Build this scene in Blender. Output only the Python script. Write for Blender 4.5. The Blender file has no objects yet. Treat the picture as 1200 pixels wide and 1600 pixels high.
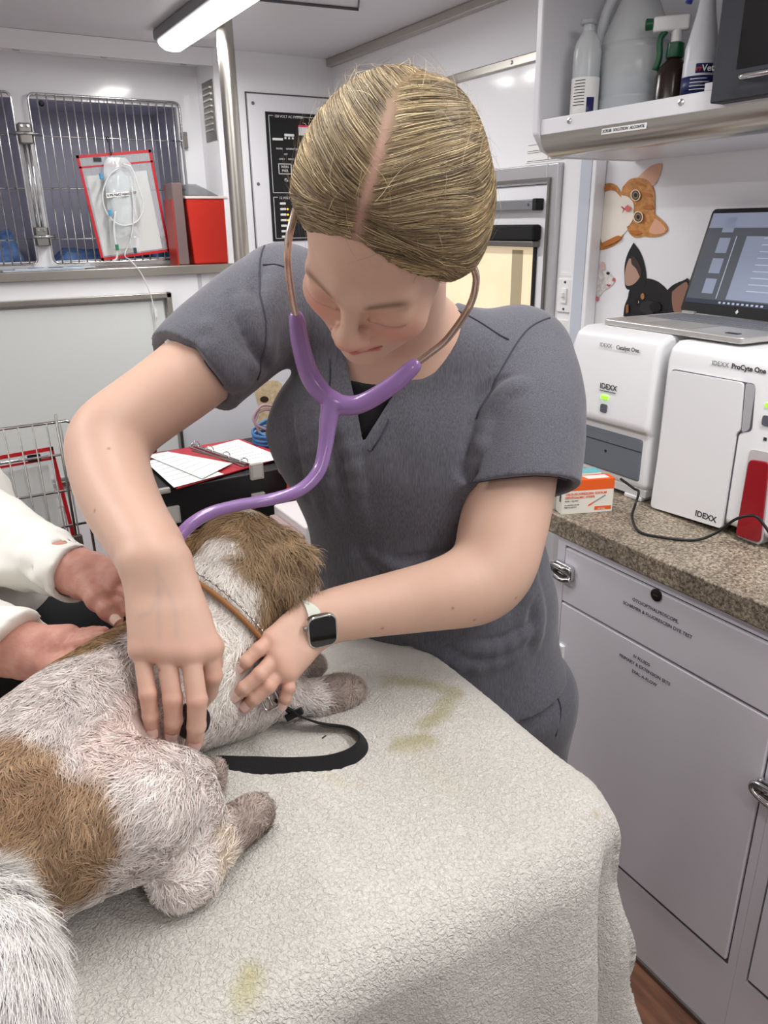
import bpy, bmesh, math, random
import numpy as np
from mathutils import Vector, Matrix
random.seed(7)
rng = np.random.default_rng(11)
C = bpy.context.scene.collection
scene = bpy.context.scene

# ---------------------------------------------------------------- camera
# metres; X to the right, Y towards the cage wall, Z up; lens 1.5 m over the floor
CAM = np.array([0.0, 0.0, 1.5]); FPX = 1190.0
AX = np.array([[0.86006067, 0.19219233, -0.4726074],
               [-0.50997569, 0.29689557, -0.80732758],
               [-0.01484713, 0.93536898, 0.35336162]])   # columns: camera right, up, back in world axes
cam_d = bpy.data.cameras.new('camera'); cam_d.sensor_fit = 'VERTICAL'; cam_d.sensor_height = 32.0
cam_d.lens = 32.0*FPX/1600.0; cam_d.clip_start = 0.01
cam = bpy.data.objects.new('camera', cam_d); C.objects.link(cam)
cam.matrix_world = Matrix([list(AX[i])+[CAM[i]] for i in range(3)]+[[0, 0, 0, 1]])
scene.camera = cam

# ---------------------------------------------------------------- light and exposure
scene.view_settings.view_transform = 'Standard'; scene.view_settings.look = 'None'
scene.view_settings.exposure = 0.38; scene.view_settings.gamma = 1.0
scene.view_settings.use_curve_mapping = False
world = bpy.data.worlds.new('world'); scene.world = world; world.use_nodes = True
world.node_tree.nodes['Background'].inputs[0].default_value = (0.95, 0.97, 1, 1)
world.node_tree.nodes['Background'].inputs[1].default_value = 0.30
# ceiling lamps of the van: centre x, y, length along Y, power
LAMPS = [(0.92, 2.42, 1.12, 9.5), (0.25, 0.75, 1.12, 4.8), (0.95, 0.15, 1.12, 9.5), (-0.55, 1.6, 1.12, 10.0), (0.2, -0.9, 1.12, 4.5)]
ZC = 2.13
for (lx, ly, ll, lp) in LAMPS:
    ld = bpy.data.lights.new('lamp_light', 'AREA'); ld.shape = 'RECTANGLE'; ld.size = 0.11; ld.size_y = ll-0.04
    ld.energy = lp; ld.color = (1.0, 0.985, 0.975)
    lo = bpy.data.objects.new('lamp_light', ld); C.objects.link(lo); lo.location = (lx, ly, ZC-0.066)

# ---------------------------------------------------------------- helpers
def at(u, v, d):
    """a point of the place, from where it is seen and its distance in metres"""
    return CAM + d*(AX @ np.array([(u-600)/FPX, -(v-800)/FPX, -1.0]))
def on(u, v, ax, val):
    w = AX @ np.array([(u-600)/FPX, -(v-800)/FPX, -1.0]); t = (val-CAM[ax])/w[ax]
    return CAM + t*w
V = Vector
def lin(c):
    return tuple(((x/255.0)/12.92 if x/255.0 <= 0.04045 else (((x/255.0)+0.055)/1.055)**2.4) for x in c)
MATS = {}
def mat(name, rgb, rough=0.5, metal=0.0, spec=0.5, bump=None, mottle=None, sss=0.0, trans=0.0, alpha=1.0, emit=0.0, coat=0.0, attr=None, ior=1.45, sheen=0.0, stretch=None):
    """rgb in 0-255; bump=(scale,strength,distance); mottle=(scale,amount,rgb2)"""
    if name in MATS: return MATS[name]
    m = bpy.data.materials.new(name); m.use_nodes = True; nt = m.node_tree; b = nt.nodes['Principled BSDF']
    c = lin(rgb)+(1,)
    b.inputs['Base Color'].default_value = c; b.inputs['Roughness'].default_value = rough
    b.inputs['Metallic'].default_value = metal; b.inputs['Specular IOR Level'].default_value = spec
    b.inputs['IOR'].default_value = ior; b.inputs['Alpha'].default_value = alpha
    b.inputs['Transmission Weight'].default_value = trans; b.inputs['Coat Weight'].default_value = coat
    if sheen: b.inputs['Sheen Weight'].default_value = sheen
    if sss:
        b.inputs['Subsurface Weight'].default_value = sss; b.inputs['Subsurface Radius'].default_value = (0.012, 0.005, 0.003)
        b.inputs['Subsurface Scale'].default_value = 0.5
    if emit: b.inputs['Emission Color'].default_value = c; b.inputs['Emission Strength'].default_value = emit
    tc = nt.nodes.new('ShaderNodeTexCoord'); src = tc.outputs['Object']
    if stretch:
        mp = nt.nodes.new('ShaderNodeMapping'); mp.inputs['Scale'].default_value = stretch
        nt.links.new(src, mp.inputs['Vector']); src = mp.outputs['Vector']
    last = None
    if attr:
        at_ = nt.nodes.new('ShaderNodeAttribute'); at_.attribute_name = attr; last = at_.outputs['Color']
        nt.links.new(last, b.inputs['Base Color'])
    if mottle:
        n = nt.nodes.new('ShaderNodeTexNoise'); n.inputs['Scale'].default_value = mottle[0]; n.inputs['Detail'].default_value = 5
        nt.links.new(src, n.inputs['Vector'])
        r = nt.nodes.new('ShaderNodeMapRange'); r.inputs[1].default_value = 0.35; r.inputs[2].default_value = 0.65; r.inputs[4].default_value = mottle[1]
        nt.links.new(n.outputs['Fac'], r.inputs[0])
        mx = nt.nodes.new('ShaderNodeMix'); mx.data_type = 'RGBA'; mx.inputs[6].default_value = c
        if last: nt.links.new(last, mx.inputs[6])
        mx.inputs[7].default_value = lin(mottle[2])+(1,)
        nt.links.new(r.outputs[0], mx.inputs[0]); nt.links.new(mx.outputs[2], b.inputs['Base Color'])
    if bump:
        n = nt.nodes.new('ShaderNodeTexNoise'); n.inputs['Scale'].default_value = bump[0]; n.inputs['Detail'].default_value = 3
        nt.links.new(src, n.inputs['Vector'])
        bp = nt.nodes.new('ShaderNodeBump'); bp.inputs['Strength'].default_value = bump[1]; bp.inputs['Distance'].default_value = bump[2]
        nt.links.new(n.outputs['Fac'], bp.inputs['Height']); nt.links.new(bp.outputs['Normal'], b.inputs['Normal'])
    MATS[name] = m
    return m

class MB:
    def __init__(s): s.v = []; s.f = []
    def add(s, vs, fs):
        o = len(s.v); s.v += [tuple(map(float, p)) for p in vs]; s.f += [tuple(i+o for i in f) for f in fs]; return s
    def box(s, x0, x1, y0, y1, z0, z1):
        if x0 > x1: x0, x1 = x1, x0
        if y0 > y1: y0, y1 = y1, y0
        if z0 > z1: z0, z1 = z1, z0
        vs = [(x, y, z) for x in (x0, x1) for y in (y0, y1) for z in (z0, z1)]
        return s.add(vs, [(0, 1, 3, 2), (4, 6, 7, 5), (0, 4, 5, 1), (2, 3, 7, 6), (0, 2, 6, 4), (1, 5, 7, 3)])
    def obox(s, c, ux, uy, uz, hx, hy, hz):
        c = np.array(c, float); a, b, d = (np.array(q, float) for q in (ux, uy, uz))
        vs = [c+a*hx*i+b*hy*j+d*hz*k for i in (-1, 1) for j in (-1, 1) for k in (-1, 1)]
        return s.add(vs, [(0, 1, 3, 2), (4, 6, 7, 5), (0, 4, 5, 1), (2, 3, 7, 6), (0, 2, 6, 4), (1, 5, 7, 3)])
    def tube(s, pts, r, n=8, closed=False, flat=None):
        pts = [np.array(p, float) for p in pts]; m = len(pts); rs = r if hasattr(r, '__len__') else [r]*m
        vs = []; up = None
        for i, p in enumerate(pts):
            if closed: t = pts[(i+1) % m]-pts[i-1]
            else: t = pts[min(i+1, m-1)]-pts[max(i-1, 0)]
            t = t/(np.linalg.norm(t)+1e-12)
            if up is None:
                up = np.array([0, 0, 1.0]) if abs(t[2]) < 0.9 else np.array([1.0, 0, 0])
            a = np.cross(t, up); a /= (np.linalg.norm(a)+1e-12); b = np.cross(a, t); up = b
            for k in range(n):
                an = 2*math.pi*k/n
                vs.append(p+(a*math.cos(an)+b*math.sin(an))*rs[i])
        fs = []
        for i in range(m if closed else m-1):
            j = (i+1) % m
            for k in range(n):
                k2 = (k+1) % n; fs.append((i*n+k, i*n+k2, j*n+k2, j*n+k))
        if not closed: fs.append(tuple(range(n-1, -1, -1))); fs.append(tuple((m-1)*n+k for k in range(n)))
        return s.add(vs, fs)
    def lathe(s, prof, c, ax=(0, 0, 1), n=28, sx=1.0, sy=1.0, u=None):
        c = np.array(c, float); ax = np.array(ax, float); ax /= np.linalg.norm(ax)
        if u is None: u = np.array([1.0, 0, 0]) if abs(ax[0]) < 0.9 else np.array([0, 1.0, 0])
        u = np.array(u, float); u = u-ax*u.dot(ax); u /= np.linalg.norm(u); w = np.cross(ax, u)
        vs = []
        for (r, h) in prof:
            for k in range(n):
                an = 2*math.pi*k/n; vs.append(c+ax*h+u*r*math.cos(an)*sx+w*r*math.sin(an)*sy)
        fs = []
        for i in range(len(prof)-1):
            for k in range(n):
                k2 = (k+1) % n; fs.append((i*n+k, i*n+k2, (i+1)*n+k2, (i+1)*n+k))
        fs.append(tuple(range(n-1, -1, -1))); fs.append(tuple((len(prof)-1)*n+k for k in range(n)))
        return s.add(vs, fs)
    def prism(s, poly, nrm, th):
        """extrude a closed 3-D outline along nrm by th"""
        n = len(poly); d = np.array(nrm, float)*th
        a = [np.array(p, float) for p in poly]; b = [p+d for p in a]
        fs = [tuple(range(n-1, -1, -1)), tuple(range(n, 2*n))]+[(i, (i+1) % n, n+(i+1) % n, n+i) for i in range(n)]
        return s.add(a+b, fs)
    def grid(s, P):
        P = np.asarray(P, float); a, b = P.shape[:2]
        return s.add(P.reshape(-1, 3), [(i*b+j, i*b+j+1, (i+1)*b+j+1, (i+1)*b+j) for i in range(a-1) for j in range(b-1)])
    def mesh(s, name):
        me = bpy.data.meshes.new(name); me.from_pydata(s.v, [], s.f); me.update()
        b = bmesh.new(); b.from_mesh(me); bmesh.ops.recalc_face_normals(b, faces=b.faces); b.to_mesh(me); b.free()
        return me
def link(name, me, m, parent=None, smooth=False, bevel=0, seg=2, solid=0, sub=0):
    o = bpy.data.objects.new(name, me); C.objects.link(o)
    if m is not None and not me.materials: me.materials.append(m)
    if smooth:
        me.polygons.foreach_set('use_smooth', [True]*len(me.polygons))
        if smooth == 'auto':
            b = bmesh.new(); b.from_mesh(me)
            for e in b.edges:
                if len(e.link_faces) == 2 and e.calc_face_angle(0) > 0.7: e.smooth = False
            b.to_mesh(me); b.free()
    if bevel:
        md = o.modifiers.new('bevel', 'BEVEL'); md.width = bevel; md.segments = seg; md.limit_method = 'ANGLE'; md.angle_limit = 0.6
        me.polygons.foreach_set('use_smooth', [True]*len(me.polygons)); md.harden_normals = True
    if solid:
        md = o.modifiers.new('solid', 'SOLIDIFY'); md.thickness = solid; md.offset = 0
    if sub:
        md = o.modifiers.new('sub', 'SUBSURF'); md.levels = sub; md.render_levels = sub
    if parent is not None:
        o.parent = parent
        if parent.type == 'EMPTY': o.matrix_parent_inverse = Matrix.LocRotScale(parent.location, parent.rotation_euler, None).inverted()
    return o
def part(name, mb, m, parent=None, **k): return link(name, mb.mesh(name), m, parent, **k)
def tag(o, label, cat, group=None, kind=None):
    o['label'] = label; o['category'] = cat
    if group: o['group'] = group
    if kind: o['kind'] = kind
    return o
def thing(name, label, cat, loc, group=None):
    o = bpy.data.objects.new(name, None); C.objects.link(o); o.location = V(tuple(map(float, loc))); o.empty_display_size = 0.05
    return tag(o, label, cat, group)
def struct(name, mb, m, parent=None, **k):
    o = part(name, mb, m, parent, **k)
    if parent is None: o['kind'] = 'structure'
    return o
def text(name, s, size, org, ux, uy, m, parent=None, align='LEFT', sx=1.0, bold=0.0):
    cu = bpy.data.curves.new(name, 'FONT'); cu.body = s; cu.size = size; cu.align_x = align; cu.offset = bold*size
    cu.extrude = 0.0002; cu.resolution_u = 3; cu.space_line = 1.15
    t = bpy.data.objects.new('tmp', cu); C.objects.link(t)
    bpy.context.view_layer.update(); dg = bpy.context.evaluated_depsgraph_get()
    me = bpy.data.meshes.new_from_object(t.evaluated_get(dg)); bpy.data.objects.remove(t)
    ux = V(ux).normalized(); uy = V(uy).normalized(); uz = ux.cross(uy)
    M = Matrix([[ux[i]*sx, uy[i], uz[i], org[i]] for i in range(3)]+[[0, 0, 0, 1]])
    me.transform(M); me.materials.clear()
    return link(name, me, m, parent)
def copy_tree(o, parent=None):
    c = o.copy(); C.objects.link(c)
    if parent is not None: c.parent = parent
    for ch in list(o.children): copy_tree(ch, c)
    return c
def smooth_path(pts, k=8):
    P = [np.array(p, float) for p in pts]; P = [2*P[0]-P[1]]+P+[2*P[-1]-P[-2]]; out = []
    for i in range(1, len(P)-2):
        for j in range(k):
            t = j/k; a, b, c, d = P[i-1:i+3]
            out.append(0.5*((2*b)+(c-a)*t+(2*a-5*b+4*c-d)*t*t+(3*b-a-3*c+d)*t**3))
    out.append(P[-2]); return out
def rrect(w, h, r, n=5):
    pts = []
    for (cx, cy, a0) in ((w/2-r, h/2-r, 0), (-w/2+r, h/2-r, 90), (-w/2+r, -h/2+r, 180), (w/2-r, -h/2+r, 270)):
        for k in range(n+1):
            a = math.radians(a0+90*k/n); pts.append((cx+r*math.cos(a), cy+r*math.sin(a)))
    return pts
def pl(pts2, org, ux, uy):
    org = np.array(org, float); ux = np.array(ux, float); uy = np.array(uy, float)
    return [org+ux*a+uy*b for a, b in pts2]
# ---------------------------------------------------------------- materials of the room
WALL = mat('white_panel', (240, 240, 243), 0.12, spec=0.5, bump=(3, 0.05, 0.002))
CEIL = mat('ceiling_white', (226, 226, 230), 0.35)
CAB = mat('white_laminate', (226, 224, 231), 0.38)
STEEL = mat('brushed_steel', (190, 186, 178), 0.28, metal=1.0, bump=(60, 0.05, 0.001), stretch=(1, 1, 14))
CHROME = mat('chrome_wire', (205, 205, 205), 0.16, metal=1.0)
DSTEEL = mat('dull_steel', (140, 138, 134), 0.4, metal=1.0)
BLACK = mat('black_plastic', (16, 16, 18), 0.45)
SEAM = mat('dark_seam', (88, 86, 92), 0.7)
WPL = mat('white_plastic', (238, 238, 238), 0.35)
PAPER = mat('white_paper', (240, 240, 238), 0.8)
INK = mat('black_ink', (52, 52, 58), 0.7)
RED = mat('red_plastic', (196, 34, 40), 0.4)
GREY = mat('cage_grey', (196, 196, 212), 0.6)
def wood():
    m = mat('wood_floor', (112, 74, 56), 0.45); nt = m.node_tree; b = nt.nodes['Principled BSDF']
    tc = nt.nodes.new('ShaderNodeTexCoord'); mp = nt.nodes.new('ShaderNodeMapping'); mp.inputs['Scale'].default_value = (9, 1.1, 1)
    w = nt.nodes.new('ShaderNodeTexNoise'); w.inputs['Scale'].default_value = 4; w.inputs['Detail'].default_value = 8
    r = nt.nodes.new('ShaderNodeValToRGB'); r.color_ramp.elements[0].color = lin((66, 44, 36))+(1,); r.color_ramp.elements[1].color = lin((142, 98, 74))+(1,)
    r.color_ramp.elements[0].position = 0.3; r.color_ramp.elements[1].position = 0.7
    nt.links.new(tc.outputs['Object'], mp.inputs[0]); nt.links.new(mp.outputs[0], w.inputs['Vector']); nt.links.new(w.outputs['Fac'], r.inputs[0])
    nt.links.new(r.outputs[0], b.inputs['Base Color']); return m
def stone():
    m = mat('granite_laminate', (128, 116, 100), 0.4); nt = m.node_tree; b = nt.nodes['Principled BSDF']
    tc = nt.nodes.new('ShaderNodeTexCoord'); w = nt.nodes.new('ShaderNodeTexNoise'); w.inputs['Scale'].default_value = 190; w.inputs['Detail'].default_value = 6; w.inputs['Roughness'].default_value = 0.75
    r = nt.nodes.new('ShaderNodeValToRGB'); e = r.color_ramp.elements; e[0].color = lin((62, 54, 48))+(1,); e[0].position = 0.36; e[1].color = lin((196, 184, 164))+(1,); e[1].position = 0.64
    k = e.new(0.48); k.color = lin((130, 118, 102))+(1,)
    w2 = nt.nodes.new('ShaderNodeTexNoise'); w2.inputs['Scale'].default_value = 12; w2.inputs['Detail'].default_value = 3
    mx = nt.nodes.new('ShaderNodeMix'); mx.data_type = 'RGBA'; mx.blend_type = 'OVERLAY'; mx.inputs[0].default_value = 0.6
    for q in (w, w2): nt.links.new(tc.outputs['Object'], q.inputs['Vector'])
    nt.links.new(w.outputs['Fac'], r.inputs[0]); nt.links.new(r.outputs[0], mx.inputs[6]); nt.links.new(w2.outputs['Fac'], mx.inputs[7]); nt.links.new(mx.outputs[2], b.inputs['Base Color'])
    return m
FLOOR = wood(); STONE = stone()
XR = 1.64; YB = 3.16; YN = 3.36; XN = 1.13; XL = -1.3; YF = -1.7; ZL = 1.36
# ---------------------------------------------------------------- shell
struct('floor', MB().box(XL-0.05, XR+0.05, YF-0.05, 3.6, -0.05, 0), FLOOR)
struct('ceiling', MB().box(XL-0.05, XR+0.05, YF-0.05, 3.6, ZC, ZC+0.05), CEIL)
struct('wall_right', MB().box(XR, XR+0.05, YF, YB, 0, ZC), WALL)
struct('wall_left', MB().box(XL-0.05, XL, YF, 3.6, 0, ZC), WALL)
struct('wall_front', MB().box(XL, XR, YF-0.05, YF, 0, ZC), WALL)
# back: a recess over a ledge for the upper cages, a solid wall to its right
struct('wall_back', MB().box(XN+0.02, XR+0.05, YB, 3.6, 0, ZC).box(XL, XN+0.02, YN+0.4, 3.9, 0, ZC), WALL)
struct('wall_niche', MB().box(XN, XN+0.02, YB, YN+0.4, ZL, ZC), WALL)
bk = MB()   # front of the cage bank with one opening for each cage
G0, G1, GZ0, GZ1 = 0.485, 1.035, 1.385, 1.95
H0, H1 = -0.15, 0.42
bk.box(XL, H0, YN, YN+0.03, ZL, ZC).box(H1+0.01, G0, YN, YN+0.03, ZL, ZC).box(G1, XN, YN, YN+0.03, ZL, ZC)
bk.box(H0, H1+0.01, YN, YN+0.03, GZ1, ZC).box(G0, G1, YN, YN+0.03, GZ1, ZC).box(H0, H1+0.01, YN, YN+0.03, ZL, GZ0).box(G0, G1, YN, YN+0.03, ZL, GZ0)
struct('wall_cages', bk, WALL)
cb = MB()
for a, b in ((G0-0.01, G1+0.01), (H0-0.01, H1+0.02)):
    cb.box(a-0.01, a, YN+0.031, YN+0.39, GZ0-0.01, GZ1+0.01).box(b, b+0.01, YN+0.031, YN+0.39, GZ0-0.01, GZ1+0.01)
    cb.box(a, b, YN+0.38, YN+0.39, GZ0-0.01, GZ1+0.01).box(a, b, YN+0.031, YN+0.39, GZ0-0.02, GZ0-0.01).box(a, b, YN+0.031, YN+0.39, GZ1+0.01, GZ1+0.02)
struct('trim_9', cb, GREY)
struct('trim_1', MB().box(XL, XN, YB, YN, ZC-0.035, ZC).box(XL, XN, YB-0.004, YB+0.012, ZC-0.06, ZC), WALL, bevel=0.003)
for k, (a, b) in enumerate(((36, 57), (183, 69), (315, 81))):
    p = on(a, b, 2, ZC-0.036); q = tag(part('puck_light', MB().lathe([(0.012, -0.006), (0.014, 0)], (p[0], (YB+YN)/2+0.02, ZC-0.036)), DSTEEL), ['small round grey fitting under the soffit, furthest left', 'small round grey fitting in the middle of the soffit', 'small round grey fitting under the soffit, nearest the vent'][k], 'fitting', 'round fittings under the soffit')
struct('trim_2', MB().box(XR-0.03, XR, 0.9, YB, ZC-0.028, ZC), STEEL, bevel=0.004)
struct('trim_3', MB().box(XR-0.012, XR, 1.5, YB, 1.925, 1.95), STEEL, bevel=0.003)
for y in (2.0, 2.6): tag(part('rivet', MB().lathe([(0.006, 0), (0.004, 0.004)], (XR-0.012, y, 1.9375), (-1, 0, 0), n=10), CHROME), 'small screw head in the steel wall strip, %s' % ('nearer the shelf' if y < 2.3 else 'nearer the back corner'), 'screw', 'screws of the wall strip')
struct('trim_4', MB().tube([on(380, -3, 2, ZC-0.004), on(560, 15, 2, ZC-0.004), on(562, -20, 2, ZC-0.004)], 0.004), SEAM)
struct('trim_5', MB().box(1.20, 1.52, 1.85, 1.86, ZC-0.004, ZC), SEAM)
# ledge and lower front under it
struct('trim_10', MB().box(XL, XN+0.05, YB-0.045, YN+0.02, ZL-0.035, ZL), STEEL, bevel=0.003)
struct('wall_lower_front', MB().box(XL, XN+0.02, YB-0.02, YB+0.05, 0, ZL-0.035), WALL)
def lower_panel():
    t = thing('panel_cabinet', 'white cabinet door panel in a steel frame below the steel ledge', 'cabinet', (0.3, YB-0.03, 0.6))
    y = YB-0.03; x1 = 0.862; z1 = 1.262; f = MB()
    f.box(-0.4, x1, y-0.03, y+0.01, z1-0.02, z1).box(x1-0.02, x1, y-0.03, y+0.01, 0.55, z1).box(-0.4, x1, y-0.03, y+0.01, 0.55, 0.57)
    part('frame', f, STEEL, t, bevel=0.002)
    part('door', MB().box(-0.4, x1-0.03, y-0.008, y+0.008, 0.58, z1-0.03), mat('off_white_panel', (222, 226, 224), 0.35), t, bevel=0.002)
    part('latch_pull', MB().box(0.79, 0.80, y-0.02, y-0.008, 1.17, 1.20), WPL, t)
lower_panel()
struct('trim_6', MB().box(0.985, 1.0, YB-0.024, YB-0.02, 0.4, ZL-0.036), mat('seam_light', (190, 190, 196), 0.6))
# ---------------------------------------------------------------- pole
pb = on(349, 28, 2, ZC)
pole = thing('support_pole', 'tall brushed steel floor-to-ceiling pole beside the cage recess', 'pole', (pb[0], pb[1], 0))
part('tube', MB().tube([(pb[0], pb[1], 0), (pb[0], pb[1], ZC)], 0.028, 24), STEEL, pole, smooth='auto')
part('floor_flange', MB().lathe([(0.05, 0.002), (0.05, 0.008), (0.029, 0.012)], (pb[0], pb[1], 0)), DSTEEL, pole)
# ---------------------------------------------------------------- lamps
LENS = mat('lamp_lens', (255, 253, 250), 0.3, emit=2.2)
for k, (lx, ly, ll, lp) in enumerate(LAMPS):
    t = thing('ceiling_lamp', ['long slim white ceiling lamp with grey housing near the steel pole', 'slim ceiling lamp over the exam table', 'slim ceiling lamp over the aisle', 'slim ceiling lamp at the left side', 'slim ceiling lamp behind the viewer'][k], 'lamp', (lx, ly, ZC), 'slim ceiling lamps')
    part('housing', MB().box(lx-0.06, lx+0.06, ly-ll/2, ly+ll/2, ZC-0.032, ZC), mat('lamp_grey', (120, 120, 122), 0.4), t, bevel=0.008)
    pr = [(-0.052, 0), (-0.045, -0.018), (-0.025, -0.030), (0, -0.033), (0.025, -0.030), (0.045, -0.018), (0.052, 0)]
    part('lens', MB().prism([(lx+a, ly-ll/2+0.01, ZC-0.031+b) for a, b in pr], (0, 1, 0), ll-0.02), LENS, t, bevel=0.008)
d = on(320, 50, 2, ZC); tag(part('smoke_detector', MB().lathe([(0.035, -0.014), (0.04, -0.004), (0.04, 0)], (d[0], d[1], ZC)), WPL), 'low round white disc on the ceiling beside the pole', 'detector')
# ---------------------------------------------------------------- vent in the niche side
t = thing('wall_vent', 'small louvred steel vent plate on the recess side wall', 'vent', (XN, 3.24, 1.95))
part('plate', MB().box(XN-0.003, XN, 3.175, 3.30, 1.82, 2.03), DSTEEL, t)
lv = MB()
for k in range(8): lv.box(XN-0.009, XN-0.003, 3.20, 3.28, 1.855+k*0.021, 1.861+k*0.021)
part('louvre', lv, STEEL, t)
# ---------------------------------------------------------------- electrical panel
t = thing('electrical_panel', 'white switch panel with black breaker face on the back wall', 'panel', (1.5, YB, 1.7))
y = YB-0.012
part('face_plate', MB().box(1.257, 1.62, y, YB, 1.33, 1.985), mat('panel_white', (232, 232, 236), 0.3), t, bevel=0.002)
part('seam', MB().box(1.25, 1.254, YB-0.004, YB, 1.33, 1.992).box(1.25, 1.62, YB-0.004, YB, 1.988, 1.992), SEAM, t)
part('black_face', MB().box(1.325, 1.60, y-0.004, y, 1.44, 1.925), BLACK, t)
WI = mat('white_ink', (225, 225, 225), 0.6); y2 = y-0.0052
ln = MB()
for (x0, x1, z0, z1) in ((1.337, 1.59, 1.627, 1.913), (1.337, 1.59, 1.45, 1.612)):
    for a in ((x0, x1, z0, z0+0.002), (x0, x0+0.002, z0, z1), (x0, x0+0.02, z1-0.002, z1), (x0+0.12, x1, z1-0.002, z1)):
        ln.box(a[0], a[1], y2, y2+0.001, a[2], a[3])
part('printed_line', ln, WI, t)
for (s, x, z, h) in (('120 VOLT AC SYSTEM', 1.363, 1.906, 0.013), ('12 VOLT DC SYSTEM', 1.363, 1.604, 0.013), ('SHORE', 1.362, 1.79, 0.009), ('GENERATOR', 1.405, 1.79, 0.009), ('OFF', 1.395, 1.77, 0.009), ('LINE 1', 1.373, 1.752, 0.009), ('GEN 2', 1.412, 1.752, 0.009)):
    text('printed_text', s, h, (x, y2, z), (1, 0, 0), (0, 0, 1), WI, t, bold=0.01)
part('label_sticker', MB().box(1.465, 1.54, y2-0.001, y2, 1.845, 1.882), PAPER, t); part('label_stripe', MB().box(1.465, 1.54, y2-0.002, y2, 1.875, 1.882), mat('pink_ink', (230, 60, 110), 0.6), t)
def rocker(x, z, w=0.026, h=0.010): part('switch', MB().box(x, x+w, y2-0.008, y2, z, z+h), WPL, t, bevel=0.002)
rocker(1.347, 1.822, 0.045, 0.009); rocker(1.40, 1.838, 0.042, 0.010); rocker(1.40, 1.828, 0.007, 0.008); rocker(1.416, 1.828, 0.007, 0.008); rocker(1.432, 1.828, 0.007, 0.008)
for k in range(7): rocker(1.363, 1.582-k*0.0215, 0.025, 0.009)
AMB = mat('amber_led', (255, 170, 40), 0.4, emit=1.5)
for k in range(1, 6): part('indicator_light', MB().lathe([(0.004, 0), (0.0035, 0.003)], (1.397, y2, 1.5865-k*0.0215), (0, -1, 0), n=10), AMB, t)
fr = MB()
for a in ((1.367, 1.425, 1.698, 1.701), (1.367, 1.425, 1.735, 1.738), (1.367, 1.370, 1.698, 1.738), (1.422, 1.425, 1.698, 1.738)): fr.box(a[0], a[1], y2-0.001, y2, a[2], a[3])
part('printed_frame', fr, WI, t); text('printed_text', 'MAIN\nPWR', 0.013, (1.396, y2, 1.722), (1, 0, 0), (0, 0, 1), WI, t, 'CENTER', bold=0.01)
part('toggle', MB().lathe([(0.007, 0), (0.007, 0.004), (0.003, 0.006), (0.004, 0.02)], (1.395, y2, 1.678), (0, -1, -0.3), n=12), CHROME, t)
for (a, b) in ((1.277, 1.952), (1.277, 1.66), (1.277, 1.37)): part('screw', MB().lathe([(0.007, 0), (0.005, 0.004)], (a, y, b), (0, -1, 0), n=12), DSTEEL, t)
# ---------------------------------------------------------------- upper cages: wire doors
def cage_door(x0, x1, nb, label, hinge):
    t = thing('cage_door', label, 'cage', ((x0+x1)/2, YN-0.02, GZ0), 'wire doors of the upper cages'); y = YN-0.022
    z0, z1 = GZ0-0.008, GZ1+0.014; r = 0.02
    fr = [(x0+(x1-x0)/2+a, y, (z0+z1)/2+b) for a, b in rrect(x1-x0, z1-z0, r, 4)]
    part('frame', MB().tube(fr, 0.0045, 8, closed=True), CHROME, t, smooth=True)
    for k in range(1, nb):
        x = x0+(x1-x0)*k/nb
        part('wire', MB().tube([(x, y-0.005, z0), (x, y-0.005, z1-0.003), (x, y, z1+0.002)], 0.0028, 6), CHROME, t, smooth=True)
    for z in (1.46+0.005, 1.645, 1.825): part('crossbar', MB().tube([(x0, y, z), (x1, y, z)], 0.0036, 8), CHROME, t, smooth=True)
    if hinge:
        for z in (1.83, 1.50):
            part('hinge', MB().box(x1-0.002, x1+0.022, y+0.002, y+0.02, z-0.03, z+0.03), DSTEEL, t, bevel=0.002)
        part('ball_catch', MB().lathe([(0.002, -0.012), (0.009, -0.008), (0.011, 0), (0.006, 0.01)], (x0+0.045, y+0.006, z1-0.03), (0, -1, 0), n=12), BLACK, t)
    return t
cage_door(G0-0.002, G1+0.006, 18, 'wire cage door with red chart holder hung on it, right of the pair', True)
cage_door(H0, H1+0.006, 19, 'wire cage door cut by the left photo edge', False)
lt = thing('cage_latch', 'steel latch rod with two lever blocks between the cage doors', 'latch', (0.45, YN-0.03, 1.6))
for dx in (-0.006, 0.010): part('rod', MB().tube([(0.452+dx, YN-0.024, 1.44), (0.452+dx, YN-0.024, 1.86)], 0.0055, 8), CHROME, lt, smooth=True)
for z in (1.83, 1.475):
    part('latch_block', MB().box(0.432, 0.476, YN-0.045, YN-0.012, z-0.035, z+0.035), DSTEEL, lt, bevel=0.005)
    part('lever', MB().tube([(0.42, YN-0.046, z), (0.50, YN-0.046, z)], 0.006, 8), CHROME, lt, smooth=True)
    for q in (0.443, 0.465): part('bolt', MB().lathe([(0.006, 0), (0.005, 0.006)], (q, YN-0.045, z+0.024), (0, -1, 0), n=8), CHROME, lt)
# crumpled blue towels lying in the cages
def crumple(name, x0, x1, y0, y1, z, h, m, label, seed):
    r = np.random.default_rng(seed); n = 40; ph = r.uniform(0, 6.3, 12); fx = r.uniform(8, 60, 12); fy = r.uniform(8, 60, 12)
    X, Y = np.meshgrid(np.linspace(x0, x1, n), np.linspace(y0, y1, n), indexing='ij'); Z = np.zeros_like(X)
    for a, b, c in zip(fx, fy, ph): Z += np.sin(a*X+b*Y+c)/len(ph)
    u = (X-x0)/(x1-x0); w = (Y-y0)/(y1-y0); e = np.clip(8*np.minimum(np.minimum(u, 1-u), np.minimum(w, 1-w)), 0, 1)
    Z = z+0.003+e*h*(0.65+0.9*Z); Z = np.maximum(Z, z+0.001)
    P = np.stack([X, Y, Z], -1)
    return tag(part(name, MB().grid(P), m, smooth=True, solid=0.004), label, 'towel', 'blue towels in the cages')
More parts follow.
